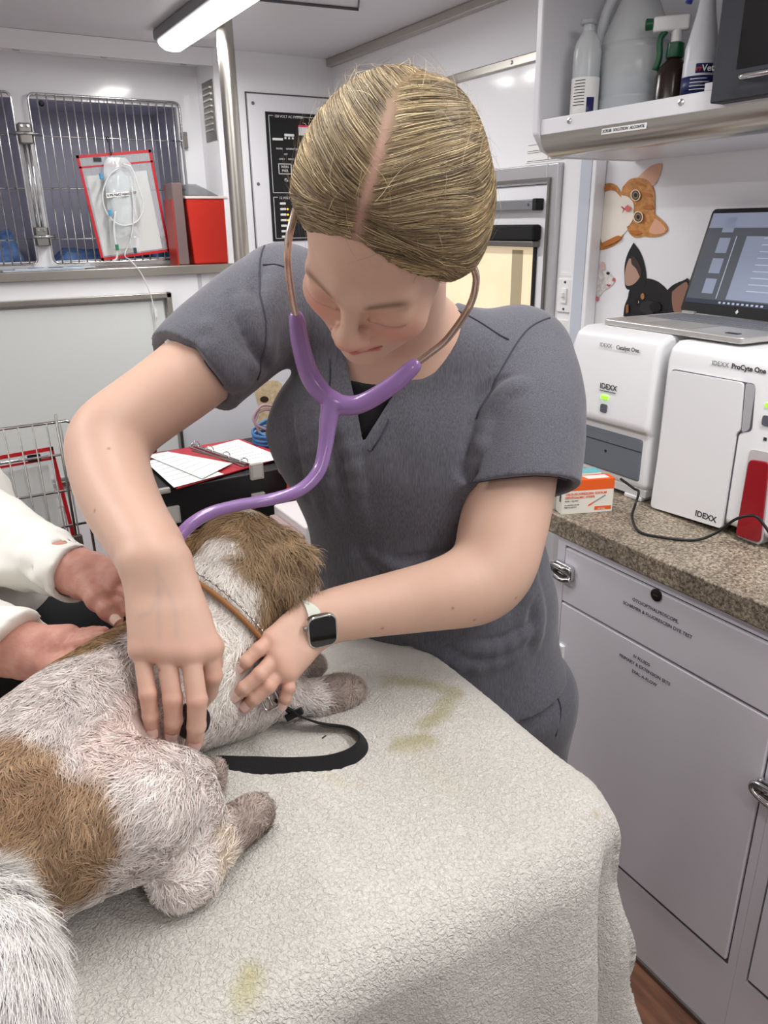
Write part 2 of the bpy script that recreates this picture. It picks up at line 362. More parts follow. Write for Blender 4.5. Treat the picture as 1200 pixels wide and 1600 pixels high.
BLUE = mat('blue_cloth', (104, 138, 190), 0.9, mottle=(30, 0.8, (58, 84, 132)))
crumple('blue_towel', 0.51, 0.86, YN+0.05, YN+0.28, GZ0-0.008, 0.05, BLUE, 'crumpled blue towel on the cage floor behind the chart holder', 1)
crumple('blue_towel', 0.875, 1.025, YN+0.05, YN+0.28, GZ0-0.008, 0.085, BLUE, 'crumpled blue towel in the cage behind the sharps container', 2)
crumple('blue_towel', 0.1, 0.39, YN+0.05, YN+0.28, GZ0-0.008, 0.12, BLUE, 'crumpled dark blue towel in the left-edge cage', 3)
# ---------------------------------------------------------------- chart holder and fluid bag on the cage door
CLEAR = mat('clear_film', (245, 248, 250), 0.08, alpha=0.22, spec=0.8)
def chart_holder(name, q, y, label, paper):
    """q: four corners of the sleeve (x,z) top-left, top-right, bottom-right, bottom-left"""
    t = thing(name, label, 'chart holder', (q[0][0], y, q[3][1]), 'red-edged chart holders')
    q = [np.array(a, float) for a in q]; L = lambda a, b, k: a+(b-a)*k
    w = 0.010; fr = MB()
    edge = lambda a, b, w=w: fr.obox(((a[0]+b[0])/2, y, (a[1]+b[1])/2), *(lambda d: ((d[0], 0, d[1]), (0, 1, 0), (-d[1], 0, d[0])))((b-a)/np.linalg.norm(b-a)), np.linalg.norm(b-a)/2+w/2, 0.0015, w/2)
    edge(q[0], q[1]); edge(q[1], q[2]); edge(q[2], q[3]); edge(q[3], q[0]); edge(L(q[0], q[3], 0.1), L(q[1], q[2], 0.1), 0.006)
    part('red_border', fr, RED, t)
    part('sleeve', MB().prism([(a[0], y+0.001, a[1]) for a in q], (0, -1, 0), 0.0008), CLEAR, t)
    if paper is not None: part('chart_page', MB().prism([(a[0], y+0.004, a[1]) for a in [np.array(p) for p in paper]], (0, -1, 0), 0.001), mat('page_grey', (222, 224, 220), 0.8), t)
    return t
yc = YN-0.045
S = lambda u, v, y=yc: (lambda p: (p[0], p[2]))(on(u, v, 1, y))
ch = chart_holder('chart_holder', [S(121, 245), S(234, 236), S(264, 391), S(160, 405)], yc, 'red-edged clear chart holder hanging on the upper cage door', [S(135, 275), S(229, 266), S(254, 388), S(163, 400)])
a = on(153, 249, 1, yc-0.003); part('holder_clip', MB().box(a[0]-0.016, a[0]+0.012, yc-0.006, yc-0.001, a[2]-0.008, a[2]+0.006), BLACK, ch)
h0 = on(168, 218, 1, YN-0.03); h1 = on(172, 240, 1, yc-0.01)
tag(part('wire_hook', MB().tube(smooth_path([h0+(0, 0, -0.01), h0+(-0.004, -0.006, 0.006), h0+(0.004, -0.008, 0.004), h1+(0, 0, 0.012), h1+(0.006, 0, 0), h1+(0, -0.003, -0.006)], 5), 0.002, 6), BLACK, smooth=True), 'thin black S hook holding the fluid bag on the cage', 'hook')
def iv_bag():
    y = yc-0.03; FL = mat('clear_vinyl', (232, 238, 240), 0.06, alpha=0.6, spec=1.0, bump=(25, 0.8, 0.006)); t = thing('fluid_bag', 'clear infusion fluid bag with coiled tubing hung before the chart holder', 'infusion bag', on(190, 400, 1, y))
    def pillow(c0, c1, half, th, m, name, n=14, up=0.4):
        a = np.array(c0); b = np.array(c1); P = []
        for sgn in (-1, 1):
            for i in range(n+1):
                s_ = i/n; row = []
                for j in range(n+1):
                    k = j/n*2-1; wv = half*(1-0.35*max(0, (0.12-s_)/0.12)**2); zz = th*(max(0, 1-k*k)**0.5)*(max(0, 1-(2*s_-1)**4)**0.5)
                    zz *= 1+0.25*math.sin(9*s_+5*k)
                    row.append(a+(b-a)*s_+np.array([wv*k, sgn*zz, 0]))
                P.append(row)
        mb = MB(); mb.grid(np.array(P[:n+1])); mb.grid(np.array(P[n+1:])); return part(name, mb, m, t, smooth=True)
    pillow(on(183, 246, 1, y), on(196, 388, 1, y), 0.055, 0.006, mat('outer_film', (240, 244, 246), 0.08, alpha=0.35, spec=1.0, bump=(40, 0.6, 0.004)), 'outer_wrap')
    pillow(on(180, 268, 1, y), on(200, 372, 1, y), 0.047, 0.017, FL, 'bag')
    a = on(184, 304, 1, y-0.02)
    part('bag_label', MB().obox(a, (1, 0, 0.1), (0, 1, 0), (-0.1, 0, 1), 0.043, 0.001, 0.008), PAPER, t)
    text('bag_text', '0.9% NaCl inject. USP', 0.0125, a+np.array([-0.04, -0.002, -0.008]), (1, 0, 0.1), (-0.1, 0, 1), INK, t, bold=0.02)
    TB = mat('clear_tube', (238, 240, 240), 0.12, alpha=0.75)
    c1 = [on(u, v, 1, y-0.02) for u, v in ((186, 262), (170, 275), (160, 305), (168, 335), (190, 352), (215, 345), (224, 320), (214, 285), (205, 262), (192, 256))]
    part('coiled_tubing', MB().tube(smooth_path(c1, 5), 0.0032, 6), TB, t, smooth=True)
    c2 = [on(u, v, 1, y-0.024) for u, v in ((206, 290), (209, 330), (205, 370), (195, 398))]+[on(u, v, 1, YB-0.06) for u, v in ((205, 408), (222, 430), (238, 470), (247, 530), (252, 560))]
    part('drip_line', MB().tube(smooth_path(c2, 5), 0.0025, 6), TB, t, smooth=True)
    c3 = [on(u, v, 1, y-0.022) for u, v in ((180, 330), (178, 360), (183, 400), (176, 408))]
    part('supply_line', MB().tube(smooth_path(c3, 5), 0.004, 6), TB, t, smooth=True)
    for (u, v, cc, nm) in ((158, 275, (60, 150, 200), 'blue_port'), (172, 332, (70, 160, 200), 'blue_clamp'), (183, 386, (30, 130, 90), 'green_clamp'), (211, 391, (40, 70, 90), 'dark_clamp')):
        p = on(u, v, 1, y-0.026); part(nm, MB().box(p[0]-0.006, p[0]+0.006, p[1]-0.004, p[1]+0.004, p[2]-0.012, p[2]+0.010), mat(nm, cc, 0.4), t, bevel=0.002)
iv_bag()
# sharps container on the ledge
def sharps():
    y0, y1 = YB+0.0, YB+0.12; x0 = on(302, 412, 1, y0)[0]; x1 = on(361, 412, 1, y0)[0]; z0 = ZL; z1 = on(330, 309, 1, y0)[2]
    t = thing('sharps_container', 'red sharps container with smoky grey lid on the steel ledge', 'container', ((x0+x1)/2, y0, z0))
    xt0, xt1 = x0-0.004, x1+0.004; xb0, xb1 = x0+0.01, x1-0.006
    mb = MB(); mb.add([(xb0, y0+0.01, z0), (xb1, y0+0.01, z0), (xb1, y1-0.01, z0), (xb0, y1-0.01, z0), (xt0, y0, z1), (xt1, y0, z1), (xt1, y1, z1), (xt0, y1, z1)], [(3, 2, 1, 0), (4, 5, 6, 7), (0, 1, 5, 4), (1, 2, 6, 5), (2, 3, 7, 6), (3, 0, 4, 7)])
    part('bin', mb, mat('sharps_red', (186, 38, 24), 0.4), t, bevel=0.008)
    part('rim', MB().box(xt0-0.003, xt1+0.003, y0-0.004, y1+0.004, z1-0.004, z1+0.006), mat('pale_rim', (215, 205, 200), 0.4), t, bevel=0.003)
    SM = mat('smoky_clear', (120, 124, 128), 0.12, alpha=0.6)
    ld = [(xt0+0.004, z1+0.006), (xt0+0.008, z1+0.05), (xt0+0.05, z1+0.05), (xt0+0.085, z1+0.035), (xt1-0.022, z1+0.006)]
    part('lid', MB().prism([(a, y0+0.01, b) for a, b in ld], (0, 1, 0), 0.1), SM, t, bevel=0.008)
    # wall bracket on its left
    part('bracket', MB().box(xt0-0.05, xt0-0.006, y0+0.01, y1, z0+0.0, z1+0.055), mat('smoky_bracket', (128, 110, 108), 0.2, alpha=0.8), t, bevel=0.006)
    part('red_side', MB().box(xt0-0.054, xt0-0.05, y0+0.01, y1, z0, z1-0.005), mat('sharps_red', (186, 38, 24), 0.4), t)
sharps()
# magazines lying on the ledge
def paper_stack(name, quad, th, m, label, cat, group=None, curl=0.0):
    t = MB(); t.prism(quad, (0, 0, 1), th); return tag(part(name, t, m), label, cat, group)
z = ZL+0.0005
for k, (dx, dy, c) in enumerate(((0, 0, (150, 172, 196)), (0.04, 0.008, (196, 206, 214)))):
    x0 = 0.30+dx; q = [(x0-0.02, YB-0.02+dy, z+k*0.004), (x0+0.26, YB-0.015+dy, z+k*0.004), (x0+0.24, YB+0.13+dy, z+k*0.004), (x0-0.01, YB+0.13+dy, z+k*0.004)]
    g = thing('brochure', ['blue-grey printed brochure lying lowest on the steel ledge', 'pale printed brochure lying on top of the blue one on the ledge'][k], 'brochure', q[0]); part('cover', MB().prism(q, (0, 0, 1), 0.003), mat('brochure%d' % k, c, 0.3, mottle=(20, 0.8, (220, 226, 230))), g)
    for j, cc in enumerate(((60, 110, 160), (40, 40, 50), (120, 170, 200))): part('printed_block', MB().box(x0+0.03+j*0.07, x0+0.08+j*0.07, YB+dy, YB+0.05+dy, z+k*0.004+0.003, z+k*0.004+0.0036), mat('block%d' % j, cc, 0.4), g)
# ---------------------------------------------------------------- right wall: door, frame and switches
ALU = mat('satin_aluminium', (206, 206, 208), 0.32, metal=0.7)
DW = mat('door_white', (234, 234, 238), 0.25)
struct('door_1', MB().box(XR-0.02, XR-0.001, 1.80, 2.55, 0.1, 1.60), DW)
d1 = bpy.data.objects['door_1']
fm = MB().box(XR-0.03, XR-0.001, 1.755, 1.80, 0.1, 1.655).box(XR-0.03, XR-0.001, 1.80, 2.60, 1.602, 1.655).box(XR-0.03, XR-0.001, 2.55, 2.60, 0.1, 1.602)
part('door_frame', fm, ALU, d1, bevel=0.004)
part('frame_step', MB().box(XR-0.036, XR-0.03, 1.782, 1.790, 0.1, 1.618).box(XR-0.036, XR-0.03, 1.79, 2.6, 1.610, 1.618), DSTEEL, d1)
part('rivet', MB().lathe([(0.004, 0), (0.003, 0.003)], (XR-0.03, 2.05, 1.635), (-1, 0, 0), n=8), BLACK, d1)
part('shade_rail', MB().box(XR-0.05, XR-0.02, 1.83, 2.45, 1.533, 1.562), mat('rail_grey', (150, 152, 156), 0.35, metal=0.6), d1, bevel=0.003)
part('rail_end_cap', MB().box(XR-0.051, XR-0.02, 1.818, 1.835, 1.531, 1.564), BLACK, d1, bevel=0.003)
part('rail_screw', MB().lathe([(0.005, 0), (0.004, 0.003)], (XR-0.05, 1.85, 1.548), (-1, 0, 0), n=10), CHROME, d1)
part('black_shade', MB().box(XR-0.055, XR-0.02, 1.82, 2.45, 1.447, 1.493), mat('black_fabric', (18, 18, 20), 0.8), d1, bevel=0.008)
part('shade_bar', MB().box(XR-0.05, XR-0.02, 1.825, 2.45, 1.43, 1.447), DSTEEL, d1, bevel=0.003)
part('window_gasket', MB().box(XR-0.028, XR-0.02, 1.835, 1.848, 1.15, 1.44).box(XR-0.028, XR-0.02, 1.84, 2.46, 1.10, 1.15), BLACK, d1, bevel=0.003)
part('window_pane', MB().box(XR-0.024, XR-0.021, 1.848, 2.45, 1.14, 1.43), mat('window_view', (236, 214, 178), 0.1, mottle=(5, 0.6, (246, 234, 208)), emit=0.35), d1)
part('outside_post', MB().box(XR-0.0255, XR-0.024, 1.895, 1.945, 1.14, 1.42), mat('post_tan', (188, 172, 140), 0.5), d1)
struct('trim_7', MB().box(XR-0.012, XR-0.001, 1.665, 1.755, 0.0, 1.70).box(XR-0.04, XR-0.001, 1.60, 1.665, 0.0, 1.655), WALL, bevel=0.004)
struct('trim_8', MB().box(XR-0.042, XR-0.04, 1.615, 1.655, 0.93, 1.655), mat('trim_bluegrey', (196, 202, 212), 0.35))
def switch(z0, z1, label, name, kind):
    x = XR-0.012; t = thing(name, label, 'switch', (x, 1.71, z0)); part('plate', MB().box(x-0.006, x, 1.680, 1.742, z0, z1), WPL, t, bevel=0.004)
    zc = (z0+z1)/2
    part('rocker', MB().box(x-0.011, x-0.006, 1.700, 1.722, zc-0.022, zc+0.022), WPL, t, bevel=0.003)
    for s in (-1, 1): part('screw', MB().lathe([(0.004, 0), (0.003, 0.002)], (x-0.006, 1.711, zc+s*0.038), (-1, 0, 0), n=8), INK, t)
    if kind: part('lever', MB().box(x-0.02, x-0.011, 1.706, 1.716, zc-0.004, zc+0.010), WPL, t, bevel=0.002)
switch(1.25, 1.345, 'white light switch on the narrow panel beside the door', 'light_switch', 1)
switch(1.10, 1.23, 'white outlet plate just below the light switch', 'outlet_plate', 0)
o = tag(part('printed_label', MB().box(XR-0.0135, XR-0.012, 1.69, 1.735, 1.352, 1.362), PAPER), 'tiny white printed label above the light switch', 'label')
nt_ = thing('wall_notice', 'white printed notice half hidden behind the shelf cabinet end', 'notice', (XR, 1.85, 1.66))
part('notice_sheet', MB().box(XR-0.003, XR-0.001, 1.73, 1.93, 1.664, 1.715), PAPER, nt_)
for k, (a, b, c, d) in enumerate(((1.74, 1.92, 1.667, 1.690), (1.74, 1.92, 1.694, 1.711))):
    part('printed_box', MB().box(XR-0.004, XR-0.003, a, b, c, c+0.001).box(XR-0.004, XR-0.003, a, b, d-0.001, d).box(XR-0.004, XR-0.003, 1.83, 1.831, c, d), INK, nt_)
# ---------------------------------------------------------------- animal stickers on the wall (flat)
def sticker(name, label, layers):
    x = XR-0.0008; t = thing(name, label, 'sticker', (x, 1.5, 1.4))
    for k, (nm, col, pts) in enumerate(layers):
        mm = mat('sticker_'+'_'.join(map(str, col)), col, 0.5, mottle=(120, 0.8, tuple(int(c*0.78) for c in col)) if nm in ('fur', 'tabby_fur', 'black_fur') else None)
        q = [on(u, v, 0, x-0.0004*(k+1)) for u, v in pts]
        if len(q) > 5: q = smooth_path(q+[q[0]], 4)[:-1]
        part(nm, MB().prism(q, (-1, 0, 0), 0.0003), mm, t)
def circ(u, v, a, b, n=10): return [(u+a*math.cos(2*math.pi*k/n), v+b*math.sin(2*math.pi*k/n)) for k in range(n)]
OR = (214, 148, 82); DOR = (186, 112, 52); CR = (242, 234, 222)
sticker('kitten_sticker', 'sideways orange and white kitten sticker on the wall', [
    ('tabby_fur', OR, [(943, 288), (955, 286), (966, 293), (972, 310), (971, 340), (975, 365), (962, 382), (944, 390), (936, 389), (938, 375), (944, 330)]),
    ('white_chest', CR, [(945, 300), (958, 297), (970, 308), (980, 320), (985, 350), (972, 368), (960, 376), (940, 378), (941, 345)]),
    ('pink_ear', (224, 176, 148), [(992, 282), (1004, 270), (1018, 259), (1032, 255), (1034, 262), (1030, 276), (1021, 290), (1005, 292)]),
    ('tabby_fur', OR, [(973, 292), (985, 280), (1002, 278), (1014, 284), (1022, 298), (1023, 318), (1023, 340), (1022, 356), (1008, 368), (992, 371), (982, 362), (978, 345), (975, 320), (970, 305)]),
    ('tabby_fur', OR, [(1020, 332), (1032, 342), (1042, 353), (1042, 362), (1030, 369), (1012, 370), (1002, 366), (1010, 352)]),
    ('pink_ear', (226, 172, 140), [(1024, 341), (1034, 349), (1040, 357), (1036, 364), (1022, 366), (1014, 360)]),
    ('white_muzzle', CR, [(971, 305), (982, 308), (990, 318), (990, 332), (988, 345), (980, 354), (974, 345), (970, 328)]),
    ('stripe', DOR, [(990, 283), (1002, 286), (1010, 292), (1004, 291), (994, 288)]), ('stripe', DOR, [(1004, 300), (1016, 303), (1020, 308), (1012, 307), (1003, 304)]),
    ('stripe', DOR, [(1006, 322), (1018, 321), (1022, 326), (1012, 327), (1004, 326)]), ('stripe', DOR, [(984, 360), (996, 360), (1004, 364), (994, 367), (984, 365)]),
    ('stripe', DOR, [(943, 292), (952, 291), (962, 297), (952, 297), (944, 298)]), ('stripe', DOR, [(940, 380), (952, 374), (966, 368), (970, 373), (956, 381), (942, 386)]),
    ('eye_ring', (236, 214, 186), circ(993, 305, 8, 9)), ('eye', (74, 62, 48), circ(993, 305, 6, 7.4)), ('iris', (140, 122, 92), circ(993, 305, 4.4, 5.6)), ('pupil', (18, 16, 16), circ(993, 305, 2.6, 3.4)),
    ('eye_ring', (236, 214, 186), circ(997, 339, 8, 9)), ('eye', (74, 62, 48), circ(997, 339, 6, 7.4)), ('iris', (140, 122, 92), circ(997, 339, 4.4, 5.6)), ('pupil', (18, 16, 16), circ(997, 339, 2.6, 3.4)),
    ('nose', (214, 108, 104), [(981, 320), (986, 326), (980, 331), (976, 328), (977, 323)]), ('mouth', (176, 62, 70), [(971, 322), (977, 326), (972, 334), (974, 327), (971, 324)])])
sticker('rat_sticker', 'small white rat sticker below the kitten', [
    ('pink_ear', (226, 196, 194), [(937, 414), (941, 409), (945, 412), (946, 420), (942, 426), (937, 423)]),
    ('fur', (238, 234, 232), [(932, 425), (940, 421), (950, 424), (957, 431), (961, 437), (958, 444), (950, 451), (943, 455), (937, 463), (930, 468), (931, 445)]),
    ('nose', (214, 84, 100), circ(959, 437, 2.2, 3)), ('mouth', (190, 70, 84), [(948, 444), (955, 445), (952, 448), (948, 446)]), ('eye', (20, 20, 22), circ(950, 427, 2.6, 2.2)), ('paw', (206, 110, 118), circ(933, 467, 2.5, 4))])
sticker('puppy_sticker', 'black and tan dog sticker peeking over the laptop', [
    ('black_fur', (26, 25, 28), [(974, 494), (976, 478), (981, 465), (983, 455), (989, 446), (1000, 438), (1012, 435), (1026, 439), (1036, 446), (1044, 455), (1052, 470), (1056, 492), (1030, 500), (1000, 500)]),
    ('black_fur', (26, 25, 28), [(990, 379), (1000, 393), (1007, 412), (1010, 434), (1006, 448), (994, 452), (980, 452), (976, 440), (976, 415), (981, 396)]),
    ('ear_inside', (186, 150, 132), [(983, 404), (992, 405), (1000, 418), (1000, 432), (990, 444), (979, 446), (976, 434), (978, 418)]),
    ('ear_shadow', (60, 48, 46), [(986, 400), (994, 404), (1002, 420), (1001, 434), (994, 420), (987, 412)]),
    ('black_fur', (26, 25, 28), [(1040, 456), (1052, 445), (1068, 438), (1076, 436), (1080, 460), (1070, 492), (1052, 492), (1046, 474)]),
    ('ear_inside', (150, 112, 94), [(1050, 456), (1062, 446), (1074, 442), (1074, 470), (1066, 488), (1054, 488), (1050, 472)]),
    ('tan_brow', (176, 118, 66), circ(1004, 463, 3, 5)), ('eye_white', (196, 196, 204), circ(996, 472, 2.6, 2.4)), ('eye', (8, 8, 10), circ(994, 472, 3.4, 4)),
    ('muzzle', (40, 38, 42), [(1002, 474), (1012, 470), (1024, 474), (1020, 490), (1008, 490), (1000, 484)]), ('nose', (6, 6, 8), circ(1024, 480, 9, 8)), ('tan_cheek', (150, 96, 60), [(978, 477), (982, 475), (982, 488), (978, 490)])])
# ---------------------------------------------------------------- worktop and cabinets
ZT = 0.93; XC = 1.055
wt = part('worktop', MB().box(XC, XR, -0.6, 1.598, ZT-0.045, ZT), STONE, bevel=0.004); tag(wt, 'speckled grey brown laminate worktop along the right wall', 'worktop')
xf = 1.065
def cabinet(y0, y1, label, latch_at, texts):
    t = thing('base_cabinet', label, 'cabinet', (xf, (y0+y1)/2, 0), 'white base cabinets under the worktop')
    part('carcass', MB().box(xf+0.0205, XR-0.01, y0+0.001, y1-0.001, 0.0, ZT-0.05), CAB, t)
    ff = MB().box(xf, xf+0.019, y0, y1, ZT-0.062, ZT-0.047).box(xf, xf+0.019, y1-0.022, y1, 0.19, ZT-0.062).box(xf, xf+0.019, y0, y0+0.016, 0.19, ZT-0.062).box(xf, xf+0.019, y0, y1, 0.002, 0.19)
    part('face_frame', ff, CAB, t)
    a, b = y0+0.018, y1-0.024
    g = MB().box(xf+0.004, xf+0.02, a, b, 0.19, ZT-0.062)
    part('shadow_gap', g, SEAM, t)
    dr = part('drawer', MB().box(xf-0.004, xf+0.016, a+0.002, b-0.002, 0.742, ZT-0.066), CAB, t, bevel=0.0025)
    do = part('door', MB().box(xf-0.004, xf+0.016, a+0.002, b-0.002, 0.203, 0.737), CAB, t, bevel=0.0025)
    for (z, who) in latch_at:
        yl = b+0.004 if z > 0.7 else b
        L = part('latch', MB().prism(pl(rrect(0.055, 0.036, 0.010), (xf-0.005, yl-0.012, z), (0, 1, 0), (0, 0, 1)), (-1, 0, 0), 0.012), CHROME, who == 'd' and dr or do, bevel=0.003, smooth='auto')
        part('latch_loop', MB().tube(smooth_path([(xf-0.016, yl-0.038, z-0.010), (xf-0.026, yl-0.02, z-0.012), (xf-0.024, yl+0.012, z-0.006), (xf-0.024, yl+0.012, z+0.010), (xf-0.026, yl-0.02, z+0.014), (xf-0.016, yl-0.038, z+0.010)], 4), 0.0055, 8), CHROME, dr if who == 'd' else do, smooth=True)
        part('latch_bolt', MB().lathe([(0.009, 0), (0.008, 0.02), (0.004, 0.022)], (xf-0.004, yl+0.012, z+0.002), (-1, 0, 0), n=12), DSTEEL, dr if who == 'd' else do, smooth='auto')
    return t, dr, do
t, dr, do = cabinet(0.556, 1.092, 'white drawer and door cabinet with printed content labels', [(0.815, 'd')], 1)
part('keyhole', MB().lathe([(0.012, 0), (0.012, 0.003), (0.009, 0.004)], (xf-0.004, 0.827, 0.857), (-1, 0, 0), n=20), mat('dark_lock', (30, 26, 26), 0.4), dr, smooth='auto')
part('key_slot', MB().box(xf-0.0085, xf-0.0078, 0.822, 0.832, 0.856, 0.858), DSTEEL, dr)
part('door_hinge', MB().box(xf-0.012, xf-0.003, 1.045, 1.062, 0.60, 0.64), WPL, do, bevel=0.002)
k0 = (0, -1, 0); k1 = (0, 0, 1)
text('printed_text', 'OTO/OPTHALMOSCOPE,', 0.0096, (xf-0.0045, 0.827, 0.8225), k0, k1, INK, dr, 'CENTER')
text('printed_text', 'SCHIRMER & FLUORESCEIN DYE TEST', 0.0096, (xf-0.0045, 0.822, 0.8065), k0, k1, INK, dr, 'CENTER')
text('printed_text', 'IV FLUIDS', 0.0096, (xf-0.0045, 0.843, 0.707), k0, k1, INK, do, 'CENTER')
text('printed_text', 'PRIMARY & EXTENSION SETS', 0.0096, (xf-0.0045, 0.835, 0.692), k0, k1, INK, do, 'CENTER')
text('printed_text', 'DIAL-A-FLOW', 0.0096, (xf-0.0045, 0.832, 0.674), k0, k1, INK, do, 'CENTER')
t2, dr2, do2 = cabinet(0.02, 0.5555, 'second white base cabinet cut by the right photo edge', [], 0)
z = 0.612; yl = 0.560
part('latch', MB().prism(pl(rrect(0.050, 0.036, 0.010), (xf-0.005, yl-0.008, z), (0, 1, 0), (0, 0, 1)), (-1, 0, 0), 0.012), CHROME, do2, bevel=0.003, smooth='auto')
part('latch_loop', MB().tube(smooth_path([(xf-0.016, yl-0.035, z-0.010), (xf-0.026, yl-0.02, z-0.012), (xf-0.024, yl+0.014, z-0.006), (xf-0.024, yl+0.014, z+0.010), (xf-0.026, yl-0.02, z+0.014), (xf-0.016, yl-0.035, z+0.010)], 4), 0.0055, 8), CHROME, do2, smooth=True)
part('latch_bolt', MB().lathe([(0.009, 0), (0.008, 0.02), (0.004, 0.022)], (xf-0.004, yl+0.010, z+0.002), (-1, 0, 0), n=12), DSTEEL, do2, smooth='auto')
struct('baseboard_right', MB().box(xf-0.006, xf-0.001, -0.6, 1.092, 0.001, 0.012), DSTEEL)
kp = tag(part('end_panel', MB().box(1.12, XR-0.045, 1.10, 1.12, 0, ZT-0.05), mat('recess_shade_grey', (74, 74, 76), 0.6)), 'dark grey sheet standing in for the shaded recess left of the cabinets', 'panel')  # dark sheet put in for the shade of the recess under the worktop
# ---------------------------------------------------------------- analysers
AW = mat('analyser_white', (236, 236, 238), 0.32); AG = mat('analyser_grey', (104, 110, 118), 0.45); ALED = mat('green_led', (130, 235, 40), 0.4, emit=1.3)
xa = 1.25
def facet(name, pts, x, th, m, parent, bev=0.0, sm=0): 
    q = [on(u, v, 0, x) for u, v in pts]
    if sm: q = smooth_path(q+[q[0]], sm)[:-1]
    return part(name, MB().prism(q, (-1, 0, 0), th), m, parent, bevel=bev)
def rquad(c, r, n=4):
    """rounded corners for a 4-point outline in the plane of the picture points"""
    out = []; m = len(c)
    for i in range(m):
        p = np.array(c[i], float); a = np.array(c[i-1], float)-p; b = np.array(c[(i+1) % m], float)-p
        a = p+a/np.linalg.norm(a)*r; b = p+b/np.linalg.norm(b)*r
        for k in range(n+1):
            s_ = k/n; out.append(tuple(a*(1-s_)**2+p*2*s_*(1-s_)+b*s_**2))
    return out
def catalyst():
    t = thing('blood_analyser', 'white desktop analyser with dark grey drawer on the worktop', 'analyser', (1.4, 1.16, ZT))
    y0, y1 = 1.040, 1.282; pr = [(xa+0.02, 0.955), (xa+0.004, 0.962), (xa+0.004, 1.075), (xa-0.012, 1.092), (xa-0.004, 1.24), (xa+0.008, 1.272), (xa+0.034, 1.283), (xa+0.37, 1.283), (xa+0.375, 0.955)]
    part('housing', MB().prism([(a, y0, b) for a, b in pr], (0, 1, 0), y1-y0), AW, t, bevel=0.012, seg=3)
    part('skirt', MB().box(xa+0.01, xa+0.37, y0+0.004, y1-0.004, 0.938, 0.958), mat('skirt_white', (222, 222, 226), 0.4), t, bevel=0.004)
    part('drawer', MB().box(xa-0.001, xa+0.02, y0+0.018, y1-0.004, 0.975, 1.068), AG, t, bevel=0.006)
    part('drawer_seam', MB().box(xa-0.0016, xa, y0+0.018, y1-0.004, 1.041, 1.0425), BLACK, t)
    part('drawer_hole', MB().lathe([(0.003, 0), (0.003, 0.0012)], (xa-0.001, 1.155, 1.022), (-1, 0, 0), n=12), BLACK, t)
    part('foot', MB().box(xa+0.008, xa+0.05, y0+0.012, y0+0.06, ZT, 0.94), AW, t, bevel=0.003); part('foot', MB().box(xa+0.02, xa+0.06, y1-0.06, y1-0.02, ZT, 0.94), AW, t, bevel=0.003)
    xs = xa-0.0125
    p = on(937, 541, 0, xa-0.006); text('printed_text', 'IDEXX', 0.0120, (xa-0.0062, p[1], p[2]), k0, k1, mat('thin_grey_ink', (120, 120, 126), 0.6), t); text('printed_text', 'Catalyst One', 0.0115, (xa-0.0062, p[1]-0.047, p[2]), k0, k1, INK, t, bold=0.02)
    p = on(936, 606, 0, xs); text('printed_logo', 'IDEXX', 0.0165, (xs+0.002, p[1], p[2]), k0, k1, INK, t, bold=0.01); part('logo_line', MB().box(xs+0.0015, xs+0.003, p[1]-0.045, p[1], p[2]-0.005, p[2]-0.004), INK, t)
    p = on(944, 621, 0, xs); part('status_light', MB().box(xs-0.0015, xs+0.004, p[1]-0.009, p[1]+0.009, p[2]-0.0035, p[2]+0.0035), ALED, t, bevel=0.001)
    p = on(943, 638, 0, xs); part('button', MB().prism(pl(rrect(0.018, 0.018, 0.004), (xs+0.003, p[1], p[2]), (0, 1, 0), (0, 0, 1)), (-1, 0, 0), 0.004), mat('button_grey', (92, 94, 106), 0.5), t)
catalyst()
